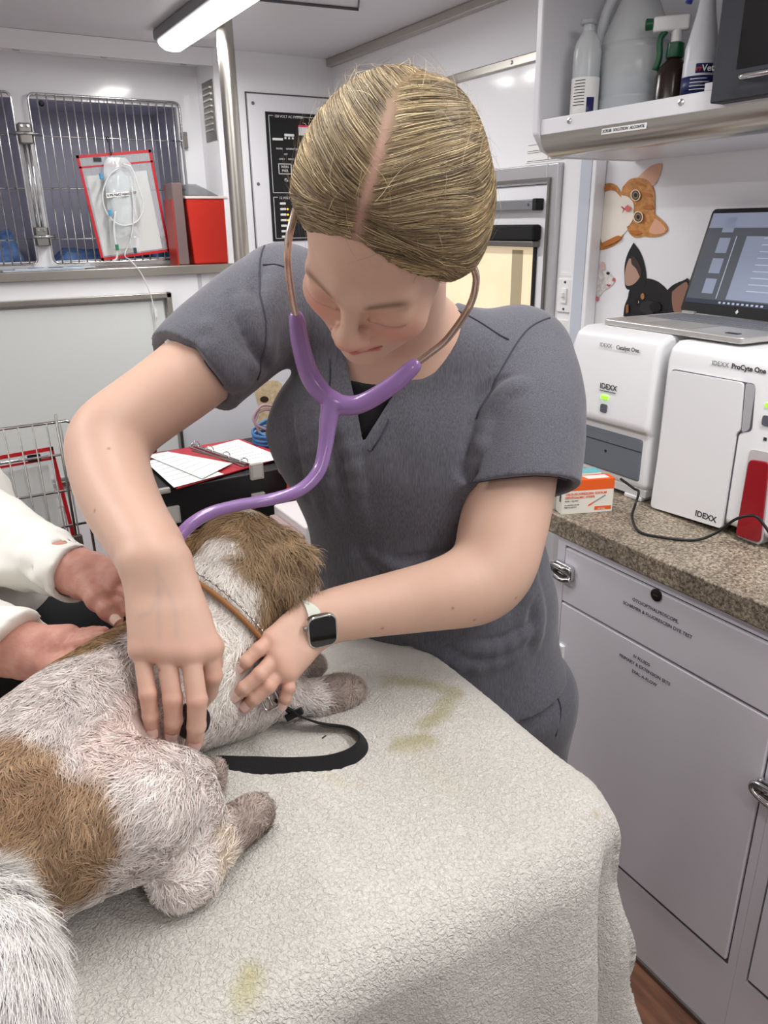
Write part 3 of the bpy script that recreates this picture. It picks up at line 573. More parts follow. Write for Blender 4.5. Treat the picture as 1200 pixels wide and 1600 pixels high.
def procyte():
    t = thing('hematology_analyser', 'tall white analyser with red panel at the right photo edge', 'analyser', (1.4, 0.86, ZT))
    y0, y1 = 0.70, 1.020; pr = [(xa+0.02, 0.945), (xa, 0.955), (xa, 1.24), (xa+0.006, 1.266), (xa+0.025, 1.278), (xa+0.36, 1.278), (xa+0.365, 0.945)]
    part('housing', MB().prism([(a, y0, b) for a, b in pr], (0, 1, 0), y1-y0), AW, t, bevel=0.010, seg=3)
    for yy in (y1-0.05, y0+0.07): part('foot', MB().box(xa+0.006, xa+0.05, yy, yy+0.035, ZT, 0.95), AW, t, bevel=0.004)
    dq = [(1051, 577), (1166, 598), (1166, 603), (1153, 676), (1131, 824), (1019, 790)]
    facet('front_door_seam', rquad([(1050, 576), (1181, 600), (1175, 674), (1155, 676), (1132, 827), (1018, 792)], 7), xa-0.0002, 0.0006, SEAM, t)
    facet('front_door', rquad([(1051, 578), (1164, 598), (1158, 674), (1153, 675), (1130, 825), (1019, 791)], 6), xa-0.0002, 0.006, AW, t, 0.002)
    facet('finger_recess', rquad([(1166, 598), (1181, 602), (1171, 672), (1159, 676)], 5), xa-0.0006, 0.0012, mat('recess_grey', (176, 176, 180), 0.5), t)
    facet('red_panel', rquad([(1172, 717), (1204, 722), (1189, 848), (1151, 836)], 8), xa-0.001, 0.005, mat('deep_red_panel', (150, 24, 34), 0.25), t, 0.002)
    facet('red_panel_recess', rquad([(1172, 701), (1206, 708), (1192, 850), (1150, 838)], 9), xa-0.0004, 0.0012, mat('recess_grey2', (196, 190, 192), 0.5), t)
    p = on(1112, 570, 0, xa); text('printed_text', 'IDEXX', 0.0125, (xa-0.0008, p[1], p[2]), k0, k1, mat('thin_grey_ink', (120, 120, 126), 0.6), t); text('printed_text', 'ProCyte One', 0.0125, (xa-0.0008, p[1]-0.042, p[2]), k0, k1, INK, t, bold=0.03)
    p = on(1086, 805, 0, xa-0.006); text('printed_logo', 'IDEXX', 0.0165, (xa-0.0066, p[1], p[2]), k0, k1, INK, t, bold=0.02)
    p = on(1199, 633, 0, xa); part('status_light', MB().box(xa-0.002, xa, p[1]-0.009, p[1]+0.003, p[2]-0.0035, p[2]+0.0035), ALED, t)
    p = on(1197, 657, 0, xa); part('button', MB().prism(pl(rrect(0.018, 0.018, 0.004), (xa, p[1]-0.003, p[2]), (0, 1, 0), (0, 0, 1)), (-1, 0, 0), 0.003), mat('button_grey', (92, 94, 106), 0.5), t)
    p = on(1195, 685, 0, xa); part('printed_icon', MB().box(xa-0.001, xa, p[1]-0.004, p[1]+0.002, p[2]-0.004, p[2]+0.002), INK, t)
procyte()
# ---------------------------------------------------------------- laptop
def laptop():
    z = 1.2835; LS = mat('laptop_silver', (196, 194, 192), 0.35, metal=0.6); LK = mat('laptop_keys', (120, 122, 130), 0.5)
    FL = on(942, 497, 2, z+0.014); FR = on(1160, 527, 2, z+0.014); ux = FR-FL; L = np.linalg.norm(ux); ux /= L; uy = np.array([-ux[1], ux[0], 0.0]); D = 0.235
    t = thing('laptop', 'open silver laptop resting on top of the two analysers', 'laptop', FL); zt = z+0.014
    c = FL+ux*L/2+uy*D/2; c[2] = z+0.008
    part('base', MB().prism(pl(rrect(L, D, 0.012), (c[0], c[1], z), ux, uy), (0, 0, 1), 0.0135), LS, t, bevel=0.004)
    kb = MB()
    for r in range(6):
        for k in range(15): 
            kb.obox(FL+ux*(0.032+k*(L-0.06)/15+0.009)+uy*(D-0.035-r*0.0175)+np.array([0, 0, 0.0006]), ux, uy, (0, 0, 1), 0.0085, 0.0072, 0.0008)
    part('keyboard_well', MB().obox(FL+ux*L/2+uy*(D-0.078)+np.array([0, 0, -0.0002]), ux, uy, (0, 0, 1), L/2-0.02, 0.055, 0.0005), mat('keyboard_well', (140, 140, 142), 0.5), t)
    part('keys', kb, LK, t); part('touchpad', MB().obox(FL+ux*L*0.47+uy*0.055+np.array([0, 0, -0.0002]), ux, uy, (0, 0, 1), 0.062, 0.042, 0.0006), mat('touchpad', (160, 158, 158), 0.4, metal=0.3), t)
    part('sticker', MB().obox(FL+ux*(L-0.045)+uy*0.03+np.array([0, 0, 0]), ux, uy, (0, 0, 1), 0.014, 0.006, 0.0006), BLACK, t)
    H = 0.232; hb = FL+uy*(D-0.004)+np.array([0, 0, 0.002]); tilt = math.radians(17); up = uy*math.sin(tilt)+np.array([0, 0, 1.0])*math.cos(tilt); nrm = np.cross(up, ux)
    o0 = hb+ux*0.004; W = L-0.008
    sc = part('screen', MB().prism(pl([(a+W/2, b+H/2) for a, b in rrect(W, H, 0.01)], o0, ux, up), nrm*-1 if nrm.dot(uy) < 0 else nrm, 0.006), mat('bezel_black', (20, 20, 22), 0.3), t)
    f = -uy; sg = 1 if nrm.dot(f) > 0 else -1; nf = nrm*sg
    lay = lambda nm, x0, x1, y0, y1, m, h: part(nm, MB().prism([o0+ux*a+up*b+nf*h for a, b in ((x0, y0), (x1, y0), (x1, y1), (x0, y1))], nf, 0.0002), m, sc)
    SB = mat('screen_glow', (112, 122, 140), 0.12, emit=0.42, spec=0.8); SP = mat('screen_page', (134, 142, 162), 0.12, emit=0.28, spec=0.8); SD = mat('screen_dark', (84, 88, 96), 0.12, emit=0.2, spec=0.8); SL = mat('screen_light', (170, 178, 196), 0.12, emit=0.3, spec=0.8)
    lay('display', 0.006, W-0.006, 0.022, H-0.01, SD, 0.0003); lay('toolbar', 0.006, W-0.006, H-0.042, H-0.01, SP, 0.0006); lay('page', 0.115, W-0.03, 0.035, H-0.06, SP, 0.0006); lay('divider', 0.088, 0.090, 0.035, H-0.06, SL, 0.0006)
    for k in range(4): lay('thumbnail', 0.045, 0.075, 0.045+k*0.045, 0.078+k*0.045, SP, 0.0006)
    for k in range(9): lay('text_line', 0.16, W-0.06-0.03*(k % 3), 0.055+k*0.014, 0.057+k*0.014, SL, 0.0009)
    lay('taskbar', 0.006, W-0.006, 0.022, 0.032, mat('taskbar', (56, 60, 70), 0.12, emit=0.3), 0.0009)
    for k in range(10): lay('task_icon', 0.10+k*0.012, 0.106+k*0.012, 0.025, 0.029, SL, 0.0012)
    d = MB(); q = o0+ux*0.155+up*0.011+nf*0.0004; d.prism([q+ux*a+up*b for a, b in ((0, 0.005), (0.004, 0), (0, -0.005), (-0.004, 0))], nf, 0.0004); part('logo_mark', d, mat('logo_silver', (220, 220, 220), 0.3), sc)
    part('hinge_cover', MB().obox(hb+ux*0.035+uy*-0.004, ux, uy, (0, 0, 1), 0.018, 0.004, 0.003), LS, t)
laptop()
# ---------------------------------------------------------------- boxes and cable on the worktop
def strip_box():
    A = np.array([1.062, 1.087, ZT]); B = np.array([1.166, 1.046, ZT]); ux = B-A; L = np.linalg.norm(ux); ux /= L; uy = np.array([-ux[1], ux[0], 0]); H = 0.073; D = 0.032; OG = mat('box_orange', (236, 98, 34), 0.45); CRM = mat('box_cream', (236, 232, 222), 0.5)
    t = thing('strip_box', 'orange and white carton of eye strips on the worktop corner', 'box', A)
    part('carton', MB().prism([A, B, B+uy*D, A+uy*D], (0, 0, 1), H), CRM, t, bevel=0.0012)
    f = lambda x0, x1, z0, z1, m, nm, h=0.0004: part(nm, MB().prism([A+ux*a+np.array([0, 0, b]) for a, b in ((x0, z0), (x1, z0), (x1, z1), (x0, z1))], -uy, h), m, t)
    f(0, L, 0.051, H, OG, 'orange_band'); part('orange_top', MB().prism([A, B, B+uy*D, A+uy*D], (0, 0, 1), 0.0004).add([], []), OG, t).location = (0, 0, H)
    part('top_label', MB().prism([A+ux*a+uy*b+np.array([0, 0, H+0.0005]) for a, b in ((L*0.5, 0.006), (L*0.92, 0.006), (L*0.9, 0.026), (L*0.45, 0.026))], (0, 0, 1), 0.0003), CRM, t)
    part('orange_side', MB().prism([A+uy*a+np.array([0, 0, b]) for a, b in ((0, 0.051), (D, 0.051), (D, H), (0, H))], -ux, 0.0004), OG, t)
    q = lambda x, z: A+ux*x+np.array([0, 0, z])-uy*0.0006
    for s, x, z, h, m in (('1GLO-FLUORESCEIN SODIUM', 0.006, 0.042, 0.0068, OG), ('OPHTHALMIC STRIPS', 0.006, 0.0345, 0.0068, OG), ('Sterile  1 mg strips', 0.006, 0.0285, 0.0038, INK), ('For ophthalmic use only', 0.006, 0.020, 0.0032, INK), ('Single use applicator', 0.006, 0.015, 0.0032, INK), ('100 Strips', 0.078, 0.0075, 0.0042, CRM)):
        text('printed_text', s, h, q(x, z)-uy*0.0004, ux, k1, m, t, bold=0.01)
    f(0.072, L-0.003, 0.006, 0.014, OG, 'orange_badge')
    part('printed_strip', MB().obox(q(0.080, 0.030), (ux*0.86+np.array([0, 0, 0.5])), uy, (ux*-0.5+np.array([0, 0, 0.86])), 0.016, 0.0003, 0.0013), mat('strip_grey', (150, 150, 150), 0.5), t); part('printed_strip_tip', MB().obox(q(0.063, 0.020), (ux*0.86+np.array([0, 0, 0.5])), uy, (ux*-0.5+np.array([0, 0, 0.86])), 0.006, 0.0004, 0.0014), OG, t)
    part('printed_slash', MB().obox(q(0.016, 0.061), (ux*0.92+np.array([0, 0, 0.38])), uy, (ux*-0.38+np.array([0, 0, 0.92])), 0.009, 0.0008, 0.0012), CRM, t)
    part('bar_code', MB().prism([A+uy*a+np.array([0, 0, b])-ux*0.0006 for a, b in ((0.006, 0.026), (0.012, 0.026), (0.012, 0.046), (0.006, 0.046))], -ux, 0.0003), INK, t)
    A2 = A+uy*0.036-ux*0.012; t = thing('teal_box', 'teal and white carton standing behind the orange one', 'box', A2)
    part('carton', MB().prism([A2, A2+ux*0.11, A2+ux*0.11+uy*0.03, A2+uy*0.03], (0, 0, 1), 0.076), CRM, t, bevel=0.001); part('teal_top', MB().prism([A2+(0, 0, 0.076), A2+ux*0.11+(0, 0, 0.076), A2+ux*0.11+uy*0.03+(0, 0, 0.076), A2+uy*0.03+(0, 0, 0.076)], (0, 0, 1), 0.0005), mat('teal_print', (110, 184, 192), 0.5), t)
    part('teal_band', MB().prism([A2+(0, 0, 0.004), A2+uy*0.03+(0, 0, 0.004), A2+uy*0.03+(0, 0, 0.018), A2+(0, 0, 0.018)], -ux, 0.0005), mat('teal_print', (110, 184, 192), 0.5), t)
    text('printed_text', 'Eye Wash Strips', 0.006, A2+ux*0.02+uy*0.008+(0, 0, 0.0767), ux, uy, CRM, t)
strip_box()
cp = [(1.215, 1.075, 0.985)]+[tuple(p) for p in (on(990, 763, 0, 1.215), on(998, 769, 0, 1.215), on(992, 790, 0, 1.20), on(988, 808, 2, ZT+0.012), on(998, 830, 2, ZT+0.004), on(1030, 839, 2, ZT+0.004), on(1085, 844, 2, ZT+0.004), on(1120, 832, 0, 1.20), on(1150, 811, 0, 1.205), on(1178, 806, 0, 1.21), on(1192, 818, 0, 1.215), on(1215, 850, 0, 1.215), on(1260, 900, 2, ZT+0.005))]
tag(part('power_cable', MB().tube(smooth_path(cp, 6), 0.0027, 8), BLACK, smooth=True), 'thin black cable looping in front of the analysers', 'cable')
yb = on(884, 614, 1, 1.42); t = thing('yellow_tin', 'small yellow and black container behind the sleeve on the worktop', 'container', (yb[0], 1.42, ZT))
part('black_base', MB().lathe([(0.03, 0), (0.03, 0.155)], (yb[0], 1.42, ZT), n=24), BLACK, t); part('yellow_top', MB().lathe([(0.031, 0.157), (0.031, 0.20), (0.024, 0.21), (0.024, 0.222)], (yb[0], 1.42, ZT), n=24), mat('yellow_plastic', (244, 188, 30), 0.4), t, smooth='auto')
# ---------------------------------------------------------------- open shelf cabinet above
SH = mat('shelf_laminate', (228, 228, 233), 0.35); xs = 1.31; ye = 1.492
t = thing('wall_shelf_cabinet', 'white open shelf cabinet with a steel lip above the worktop', 'shelf', (1.47, 0.9, 1.66))
ep = [(XR-0.002, 1.640), (xs+0.05, 1.640), (xs+0.015, 1.655), (xs-0.012, 1.69), (xs-0.014, 2.128), (XR-0.002, 2.128)]
part('end_panel', MB().prism([(a, ye, b) for a, b in ep], (0, 1, 0), 0.02), SH, t, bevel=0.004)
part('shelf_board', MB().box(xs+0.004, XR-0.002, 0.1, ye-0.001, 1.672, 1.690), SH, t)
part('underside', MB().box(xs+0.05, XR-0.002, 0.1, ye-0.001, 1.642, 1.652), SH, t)
part('fascia', MB().box(xs-0.004, xs+0.003, 0.1, ye-0.001, 1.686, 1.7185), mat('fascia_white', (238, 238, 242), 0.3), t, bevel=0.002)
bn = [(xs-0.003, 1.687)]+[(xs+0.042-0.045*math.cos(a), 1.687-0.045*math.sin(a)) for a in [i*math.pi/2/8 for i in range(9)]]+[(xs+0.05, 1.642), (xs+0.05, 1.66), (xs+0.01, 1.687)]
part('steel_lip', MB().prism([(a, 0.1, b) for a, b in bn], (0, 1, 0), ye-0.101), STEEL, t, smooth='auto')
part('raised_lip', MB().box(xs-0.003, xs+0.004, 0.98, 1.052, 1.7186, 1.731), SH, t)
for (a, b) in ((890, 189), (1065, 160)):
    p = on(a, b, 0, xs-0.004); part('screw', MB().lathe([(0.0065, 0), (0.006, 0.002), (0.003, 0.003)], (xs-0.004, p[1], p[2]), (-1, 0, 0), n=14), CHROME, t, smooth='auto')
p0 = on(943, 209, 0, xs+0.002); p1 = on(1013, 196, 0, xs+0.002)
sl = part('shelf_label', MB().obox((xs-0.0028, (p0[1]+p1[1])/2, 1.676), (0, 1, 0), (1, 0, -0.25), (0.25, 0, 1), (p0[1]-p1[1])/2, 0.0008, 0.0065), PAPER, t)
text('printed_text', 'SCRUB  SOLUTION  ALCOHOL', 0.0082, (xs-0.0052, (p0[1]+p1[1])/2, 1.673), k0, (0.2, 0, 1), INK, sl, 'CENTER', bold=0.005)
# dark microwave-like unit at the right
t = thing('black_microwave', 'black textured unit with a dark glass door on the upper shelf', 'microwave', (1.42, 0.8, 1.70)); xm = 1.285
BT = mat('black_textured', (52, 54, 60), 0.45, metal=0.3, bump=(900, 0.4, 0.001))
part('body', MB().box(xm+0.04, XR-0.02, 0.56, 1.00, 1.692, 2.0), BT, t)
part('door', MB().box(xm-0.01, xm+0.03, 0.56, 1.012, 1.6915, 2.0).box(xm+0.03, xm+0.035, 0.57, 1.0, 1.70, 1.99), BT, t, bevel=0.006)
part('door_glass', MB().box(xm-0.0115, xm-0.0095, 0.64, 0.965, 1.738, 1.96), mat('dark_glass', (10, 12, 14), 0.04, spec=0.9), t)
part('handle', MB().tube(smooth_path([(xm-0.012, 0.945, 1.724), (xm-0.03, 0.935, 1.722), (xm-0.03, 0.85, 1.722), (xm-0.03, 0.70, 1.722)], 4), 0.005, 10), CHROME, t, smooth=True)
# bottles
ZS = 1.6905
def px_r(p): return p
HD = mat('milky_plastic', (226, 230, 232), 0.25, trans=0.0, alpha=0.62, sss=0.0); LQ = mat('pale_liquid', (176, 192, 206), 0.15, alpha=0.9)
def xyb(u, v, x): p = on(u, v, 0, x); return p[0], p[1]
x, y = 1.37, on(912, 170, 0, 1.37)[1]
t = thing('scrub_bottle', 'small milky bottle with a printed label, leftmost on the upper shelf', 'bottle', (x, y, ZS)); r = 0.030
part('bottle', MB().lathe([(r-0.003, 0), (r, 0.004), (r, 0.155), (r-0.004, 0.175), (0.016, 0.192), (0.0125, 0.196), (0.0125, 0.21)], (x, y, ZS)), HD, t, smooth='auto')
part('liquid', MB().lathe([(r-0.004, 0.003), (r-0.002, 0.01), (r-0.002, 0.125)], (x, y, ZS)), LQ, t, smooth='auto')
part('label_wrap', MB().lathe([(r+0.0006, 0.012), (r+0.0006, 0.105)], (x, y, ZS)), PAPER, t, smooth='auto')
part('neck_ring', MB().lathe([(0.016, 0.208), (0.018, 0.21), (0.018, 0.217), (0.013, 0.219)], (x, y, ZS)), mat('ring_grey', (170, 172, 176), 0.4), t, smooth='auto')
def arc_patch(name, x, y, r, z0, z1, a0, a1, m, parent):
    mb = MB(); P = [[(x+r*math.cos(math.radians(a)), y+r*math.sin(math.radians(a)), z) for z in (z0, z1)] for a in np.linspace(a0, a1, 12)]; mb.grid(P); return part(name, mb, m, parent, smooth=True, solid=0.0004)
NAVY = mat('navy_print', (36, 42, 92), 0.4)
arc_patch('navy_block', x, y, r+0.001, ZS+0.015, ZS+0.065, 235, 268, NAVY, t)
for k in range(9): arc_patch('text_line', x, y, r+0.001, ZS+0.050+k*0.006, ZS+0.0515+k*0.006, 175+3*(k % 3), 225, INK, t)
for k in range(8): arc_patch('bar_code_line', x, y, r+0.001, ZS+0.018, ZS+0.028, 182+k*4, 183.5+k*4, INK, t)
# gallon jug with handle
x, y = 1.47, on(986, 160, 0, 1.47)[1]
t = thing('gallon_jug', 'large translucent handled jug half full of clear liquid', 'jug', (x, y, ZS)); r = 0.076
pf = [(r-0.008, 0), (r, 0.008), (r, 0.06), (r-0.0015, 0.062), (r-0.0015, 0.068), (r, 0.07), (r, 0.15), (r-0.003, 0.156), (r-0.003, 0.165), (r, 0.17), (r-0.006, 0.19), (r-0.022, 0.225), (0.034, 0.27), (0.022, 0.285), (0.02, 0.305)]
part('jug', MB().lathe(pf, (x, y, ZS), n=40), HD, t, smooth='auto'); part('liquid', MB().lathe([(r-0.01, 0.002), (r-0.002, 0.01), (r-0.002, 0.10)], (x, y, ZS), n=40), LQ, t, smooth='auto')
part('handle', MB().tube(smooth_path([(x-0.03, y+0.074, ZS+0.155), (x-0.034, y+0.074, ZS+0.20), (x-0.03, y+0.062, ZS+0.25), (x-0.02, y+0.035, ZS+0.29), (x-0.01, y+0.015, ZS+0.30)], 5), 0.011, 12), HD, t, smooth=True)
part('cap', MB().lathe([(0.022, 0.305), (0.022, 0.325), (0.02, 0.327)], (x, y, ZS)), WPL, t, smooth='auto')
def spray_head(t, x, y, z, mc, mt, ang):
    a = math.radians(ang); fx, fy = math.cos(a), math.sin(a); mb = MB()
    part('collar', MB().lathe([(0.017, 0), (0.018, 0.003), (0.0165, 0.025), (0.012, 0.028)], (x, y, z)), mc, t, smooth='auto')
    part('neck', MB().lathe([(0.011, 0.026), (0.010, 0.05)], (x, y, z)), WPL, t, smooth='auto')
    part('head', MB().obox((x+fx*0.012, y+fy*0.012, z+0.062), (fx, fy, 0), (-fy, fx, 0), (0, 0, 1), 0.036, 0.011, 0.014), WPL, t, bevel=0.005)
    part('nozzle', MB().lathe([(0.010, 0), (0.011, 0.014), (0.008, 0.016)], (x+fx*0.048, y+fy*0.048, z+0.064), (fx, fy, 0), n=14), mc, t, smooth='auto')
    part('trigger', MB().tube(smooth_path([(x+fx*0.022, y+fy*0.022, z+0.05), (x+fx*0.032, y+fy*0.032, z+0.035), (x+fx*0.03, y+fy*0.03, z+0.005), (x+fx*0.036, y+fy*0.036, z-0.02)], 4), 0.0065, 8), mc, t, smooth=True)
x, y = 1.44, on(1056, 140, 0, 1.44)[1]+0.012
t = thing('brown_spray_bottle', 'dark brown bottle with a green and white trigger sprayer', 'spray bottle', (x, y, ZS)); r = 0.036
part('bottle', MB().lathe([(r-0.004, 0), (r, 0.004), (r, 0.088), (r-0.006, 0.104), (0.016, 0.118), (0.014, 0.124)], (x, y, ZS)), mat('dark_brown_bottle', (40, 26, 22), 0.2), t, smooth='auto')
spray_head(t, x, y, ZS+0.122, mat('green_plastic', (20, 84, 52), 0.35), None, 130)
x, y = 1.385, on(1094, 140, 0, 1.385)[1]+0.006
t = thing('labelled_spray_bottle', 'white spray bottle with a navy and white printed label', 'spray bottle', (x, y, ZS)); r = 0.031
part('bottle', MB().lathe([(r-0.003, 0), (r, 0.004), (r, 0.115), (r-0.004, 0.13), (r-0.013, 0.17), (0.013, 0.205), (0.013, 0.215)], (x, y, ZS)), mat('milky_white', (218, 220, 226), 0.3, alpha=0.9), t, smooth='auto')
spray_head(t, x, y, ZS+0.21, mat('blue_plastic', (44, 50, 140), 0.35), None, 150)
part('label_wrap', MB().lathe([(r+0.0006, 0.025), (r+0.0006, 0.092)], (x, y, ZS)), mat('silver_label', (214, 216, 224), 0.3), t, smooth='auto')
arc_patch('navy_band', x, y, r+0.0012, ZS+0.036, ZS+0.066, 120, 285, NAVY, t)
arc_patch('navy_badge', x, y, r+0.0012, ZS+0.070, ZS+0.086, 205, 262, NAVY, t)
for k in range(4): arc_patch('text_line', x, y, r+0.0016, ZS+0.042+k*0.006, ZS+0.0435+k*0.006, 190, 255-8*(k % 2), WPL, t)
a = math.radians(232); e = (x+(r+0.0022)*math.cos(a), y+(r+0.0022)*math.sin(a)); tg = (-math.sin(a), math.cos(a), 0)
text('printed_text', 'Vet', 0.0155, (e[0]+tg[0]*-0.004, e[1]+tg[1]*-0.004, ZS+0.0725), tg, k1, WPL, t, bold=0.02)
text('printed_text', 'rr', 0.014, (e[0]-tg[0]*0.014-0.001, e[1]-tg[1]*0.014+0.0, ZS+0.0725), tg, k1, RED, t, bold=0.02)
# ---------------------------------------------------------------- wire pen at the left with a second chart holder
def wire_pen():
    y = 2.1; t = thing('wire_crate', 'chrome wire crate panel standing at the left photo edge', 'crate', (0.0, y, 0)); x0, x1, z0, z1 = -0.35, 0.29, 0.0, 1.032
    part('frame', MB().tube([(p[0], y, p[1]) for p in [(x0, z0), (x0, z1)]+[(x1-0.02, z1), (x1-0.006, z1-0.006), (x1, z1-0.02)]+[(x1, z0)]], 0.0042, 8, closed=True), CHROME, t, smooth=True)
    n = 19
    for k in range(1, n): x = x0+(x1-x0)*k/n; part('wire', MB().tube([(x, y-0.005, z0+0.01), (x, y-0.005, z1)], 0.0022, 6), DSTEEL, t, smooth=True)
    for z in (0.945, 0.845, 0.745, 0.645, 0.545, 0.33, 0.12): part('crossbar', MB().tube([(x0, y, z), (x1, y, z)], 0.0036, 8), CHROME, t, smooth=True)
    part('latch_rod', MB().tube([(0.247, y-0.014, 0.62), (0.247, y-0.014, 1.055)], 0.0035, 8), DSTEEL, t, smooth=True)
    part('latch_block', MB().box(0.236, 0.262, y-0.022, y-0.008, 0.58, 0.72), mat('bronze_grey', (96, 88, 80), 0.5, metal=0.4), t, bevel=0.003)
    # side and back of the crate
    sd = [(x1, y+0.004, z1), (x1, y+0.55, z1)]
    part('rear_frame', MB().tube([(x0, y+0.55, 0), (x0, y+0.55, z1*0.6), (x1, y+0.55, z1*0.6), (x1, y+0.55, 0)], 0.004, 6), DSTEEL, t)
    ys = y+0.03; G = lambda u, v: (lambda p: (p[0], p[2]))(on(u, v, 1, ys))
    q = [G(-40, 722), G(80, 701), G(116, 842), G(0, 860)]
    chart_holder('chart_holder', q, ys, 'red-edged clear chart holder behind the wire crate panel', [tuple(a) for a in (G(-30, 745), G(75, 726), G(100, 830), G(0, 850))])
    p = on(53, 715, 1, ys-0.004); tag(part('black_clip', MB().box(p[0]-0.016, p[0]+0.016, ys-0.008, ys-0.003, p[2]-0.008, p[2]+0.008), BLACK), 'small black clip on the chart holder behind the crate wires', 'clip')
wire_pen()
# ---------------------------------------------------------------- black drawer organiser, binder, cables
ZO = 0.862; yo = 1.90; x0, x1 = 0.44, 0.99
t = thing('drawer_organiser', 'black plastic drawer organiser under the open red binder', 'organiser', ((x0+x1)/2, yo+0.2, 0.0))
part('body', MB().box(x0, x1, yo+0.012, yo+0.38, 0.30, ZO), BLACK, t, bevel=0.004)
part('base_stand', MB().box(x0, x1+0.12, yo-0.02, yo+0.40, 0.645, 0.662), mat('pale_tray', (214, 210, 206), 0.4), t, bevel=0.004)
SL2 = mat('label_frame', (168, 164, 158), 0.4)
for (u, v, w, h) in ((255, 768, 22, 8), (269, 806, 26, 27), (402, 737, 22, 26), (405, 782, 22, 24)):
    p = on(u, v, 1, yo); wm = w/1190*2.05; hm = h/1190*2.05
    L = part('label_holder', MB().box(p[0]-wm/2, p[0]+wm/2, yo-0.002, yo+0.012, p[2]-hm/2, p[2]+hm/2), SL2, t, bevel=0.002)
    part('label_card', MB().box(p[0]-wm/2+0.006, p[0]+wm/2-0.006, yo-0.0032, yo-0.002, p[2]-hm/2+0.006, p[2]+hm/2-0.004), mat('card_grey', (186, 182, 176), 0.7), L)
for z in (0.765, 0.69): part('drawer_gap', MB().box(x0+0.02, x1-0.02, yo+0.009, yo+0.013, z, z+0.004), mat('gap_grey', (46, 46, 48), 0.6), t)
orn = MB()
p = on(450, 762, 1, 1.88); tag(part('orange_red_cloth', MB().tube(smooth_path([(p[0]-0.02, 1.87, p[2]-0.03), (p[0]-0.005, 1.865, p[2]+0.0), (p[0]+0.02, 1.86, p[2]+0.03), (p[0]+0.03, 1.87, p[2]-0.02)], 5), [0.012+0.006*math.sin(k) for k in range(16)], 8), mat('vermilion', (216, 60, 34), 0.6), smooth=True), 'vermilion plastic scrap hanging beside the organiser', 'scrap')
p = on(446, 728, 1, 1.88); tag(part('coiled_lead', MB().tube(smooth_path([(p[0]+0.02*math.cos(a), 1.87+0.003*a, p[2]+0.024*math.sin(a)) for a in np.linspace(0, 9, 16)], 3), 0.004, 6), mat('tan_lead', (190, 156, 130), 0.6), smooth=True), 'small coiled tan lead beside the organiser', 'lead')
# binder
def binder():
    z = ZO+0.003; q = [on(u, v, 2, z) for u, v in ((230, 712), (375, 687), (449, 714), (276, 765))]
    t = thing('red_binder', 'open red ring binder lying on the black organiser', 'binder', (q[0]+q[2])/2)
    L = lambda a, b, k: a+(b-a)*k
    m0 = L(q[0], q[1], 0.47); m1 = L(q[3], q[2], 0.62)
    m0 = on(302, 700, 2, z); m1 = on(388, 731, 2, z)
    part('cover', MB().prism(q, (0, 0, 1), 0.004), mat('binder_red', (182, 40, 52), 0.4), t, bevel=0.001)
    r = MB().tube([m0+(0, 0, 0.010), m1+(0, 0, 0.010)], 0.004, 8)
    part('ring_bar', r, CHROME, t, smooth='auto')
    d = (m1-m0)/np.linalg.norm(m1-m0); n = np.array([-d[1], d[0], 0])
    for k in (0.05, 0.32, 0.62, 0.93):
        c = m0+(m1-m0)*k+np.array([0, 0, 0.010]); part('ring', MB().tube([c+n*0.014*math.cos(a)+np.array([0, 0, 0.014*math.sin(a)]) for a in np.linspace(0, math.pi, 9)], 0.0018, 6), CHROME, t, smooth=True)
    for k, sh in ((0, 0.006), (1, 0.006)): part('ring_bar', MB().tube([m0+n*0.012*(1 if k else -1)+(0, 0, 0.006), m1+n*0.012*(1 if k else -1)+(0, 0, 0.006)], 0.0022, 6), CHROME, t, smooth='auto')
    def sheet(name, pts, h, label, lines=7):
        pp = [on(u, v, 2, z+h) for u, v in pts]
        s_ = thing(name, label, 'paper', pp[0], 'papers on the binder'); part('sheet', MB().prism(pp, (0, 0, 1), 0.0008), PAPER, s_)
        for k in range(lines):
            a = L(pp[0], pp[3], 0.12+0.8*k/lines); b = L(pp[1], pp[2], 0.12+0.8*k/lines); e = a-b
            part('text_line', MB().tube([L(a, b, 0.08)+(0, 0, 0.001), L(a, b, 0.6+0.3*((k*7) % 3)/3)+(0, 0, 0.001)], 0.0007, 4), mat('pale_ink', (168, 168, 176), 0.7), s_)
    sheet('printed_sheet', ((322, 700), (372, 687), (444, 716), (388, 727)), 0.005, 'printed page on the right half of the open binder')
    sheet('printed_sheet', ((228, 722), (262, 712), (350, 741), (272, 762)), 0.006, 'printed page lying lowest on the left half of the binder', 6)
    sheet('printed_sheet', ((229, 712), (262, 706), (363, 724), (316, 748)), 0.010, 'printed page on top, askew across the left half of the binder', 6)
    p = on(228, 712, 2, z+0.012); tag(part('pen', MB().tube([p+(0, 0, 0.004), on(243, 706, 2, z+0.012)+(0, 0, 0.004)], 0.006, 10), BLACK, smooth='auto'), 'black pen lying at the left corner of the binder', 'pen')
    p = on(352, 714, 2, z+0.012); tag(part('silver_pen', MB().tube([on(300, 704, 2, z+0.02), on(385, 725, 2, z+0.02)], 0.003, 8), DSTEEL, smooth='auto'), 'slim silver pen lying along the binder rings', 'pen')
binder()
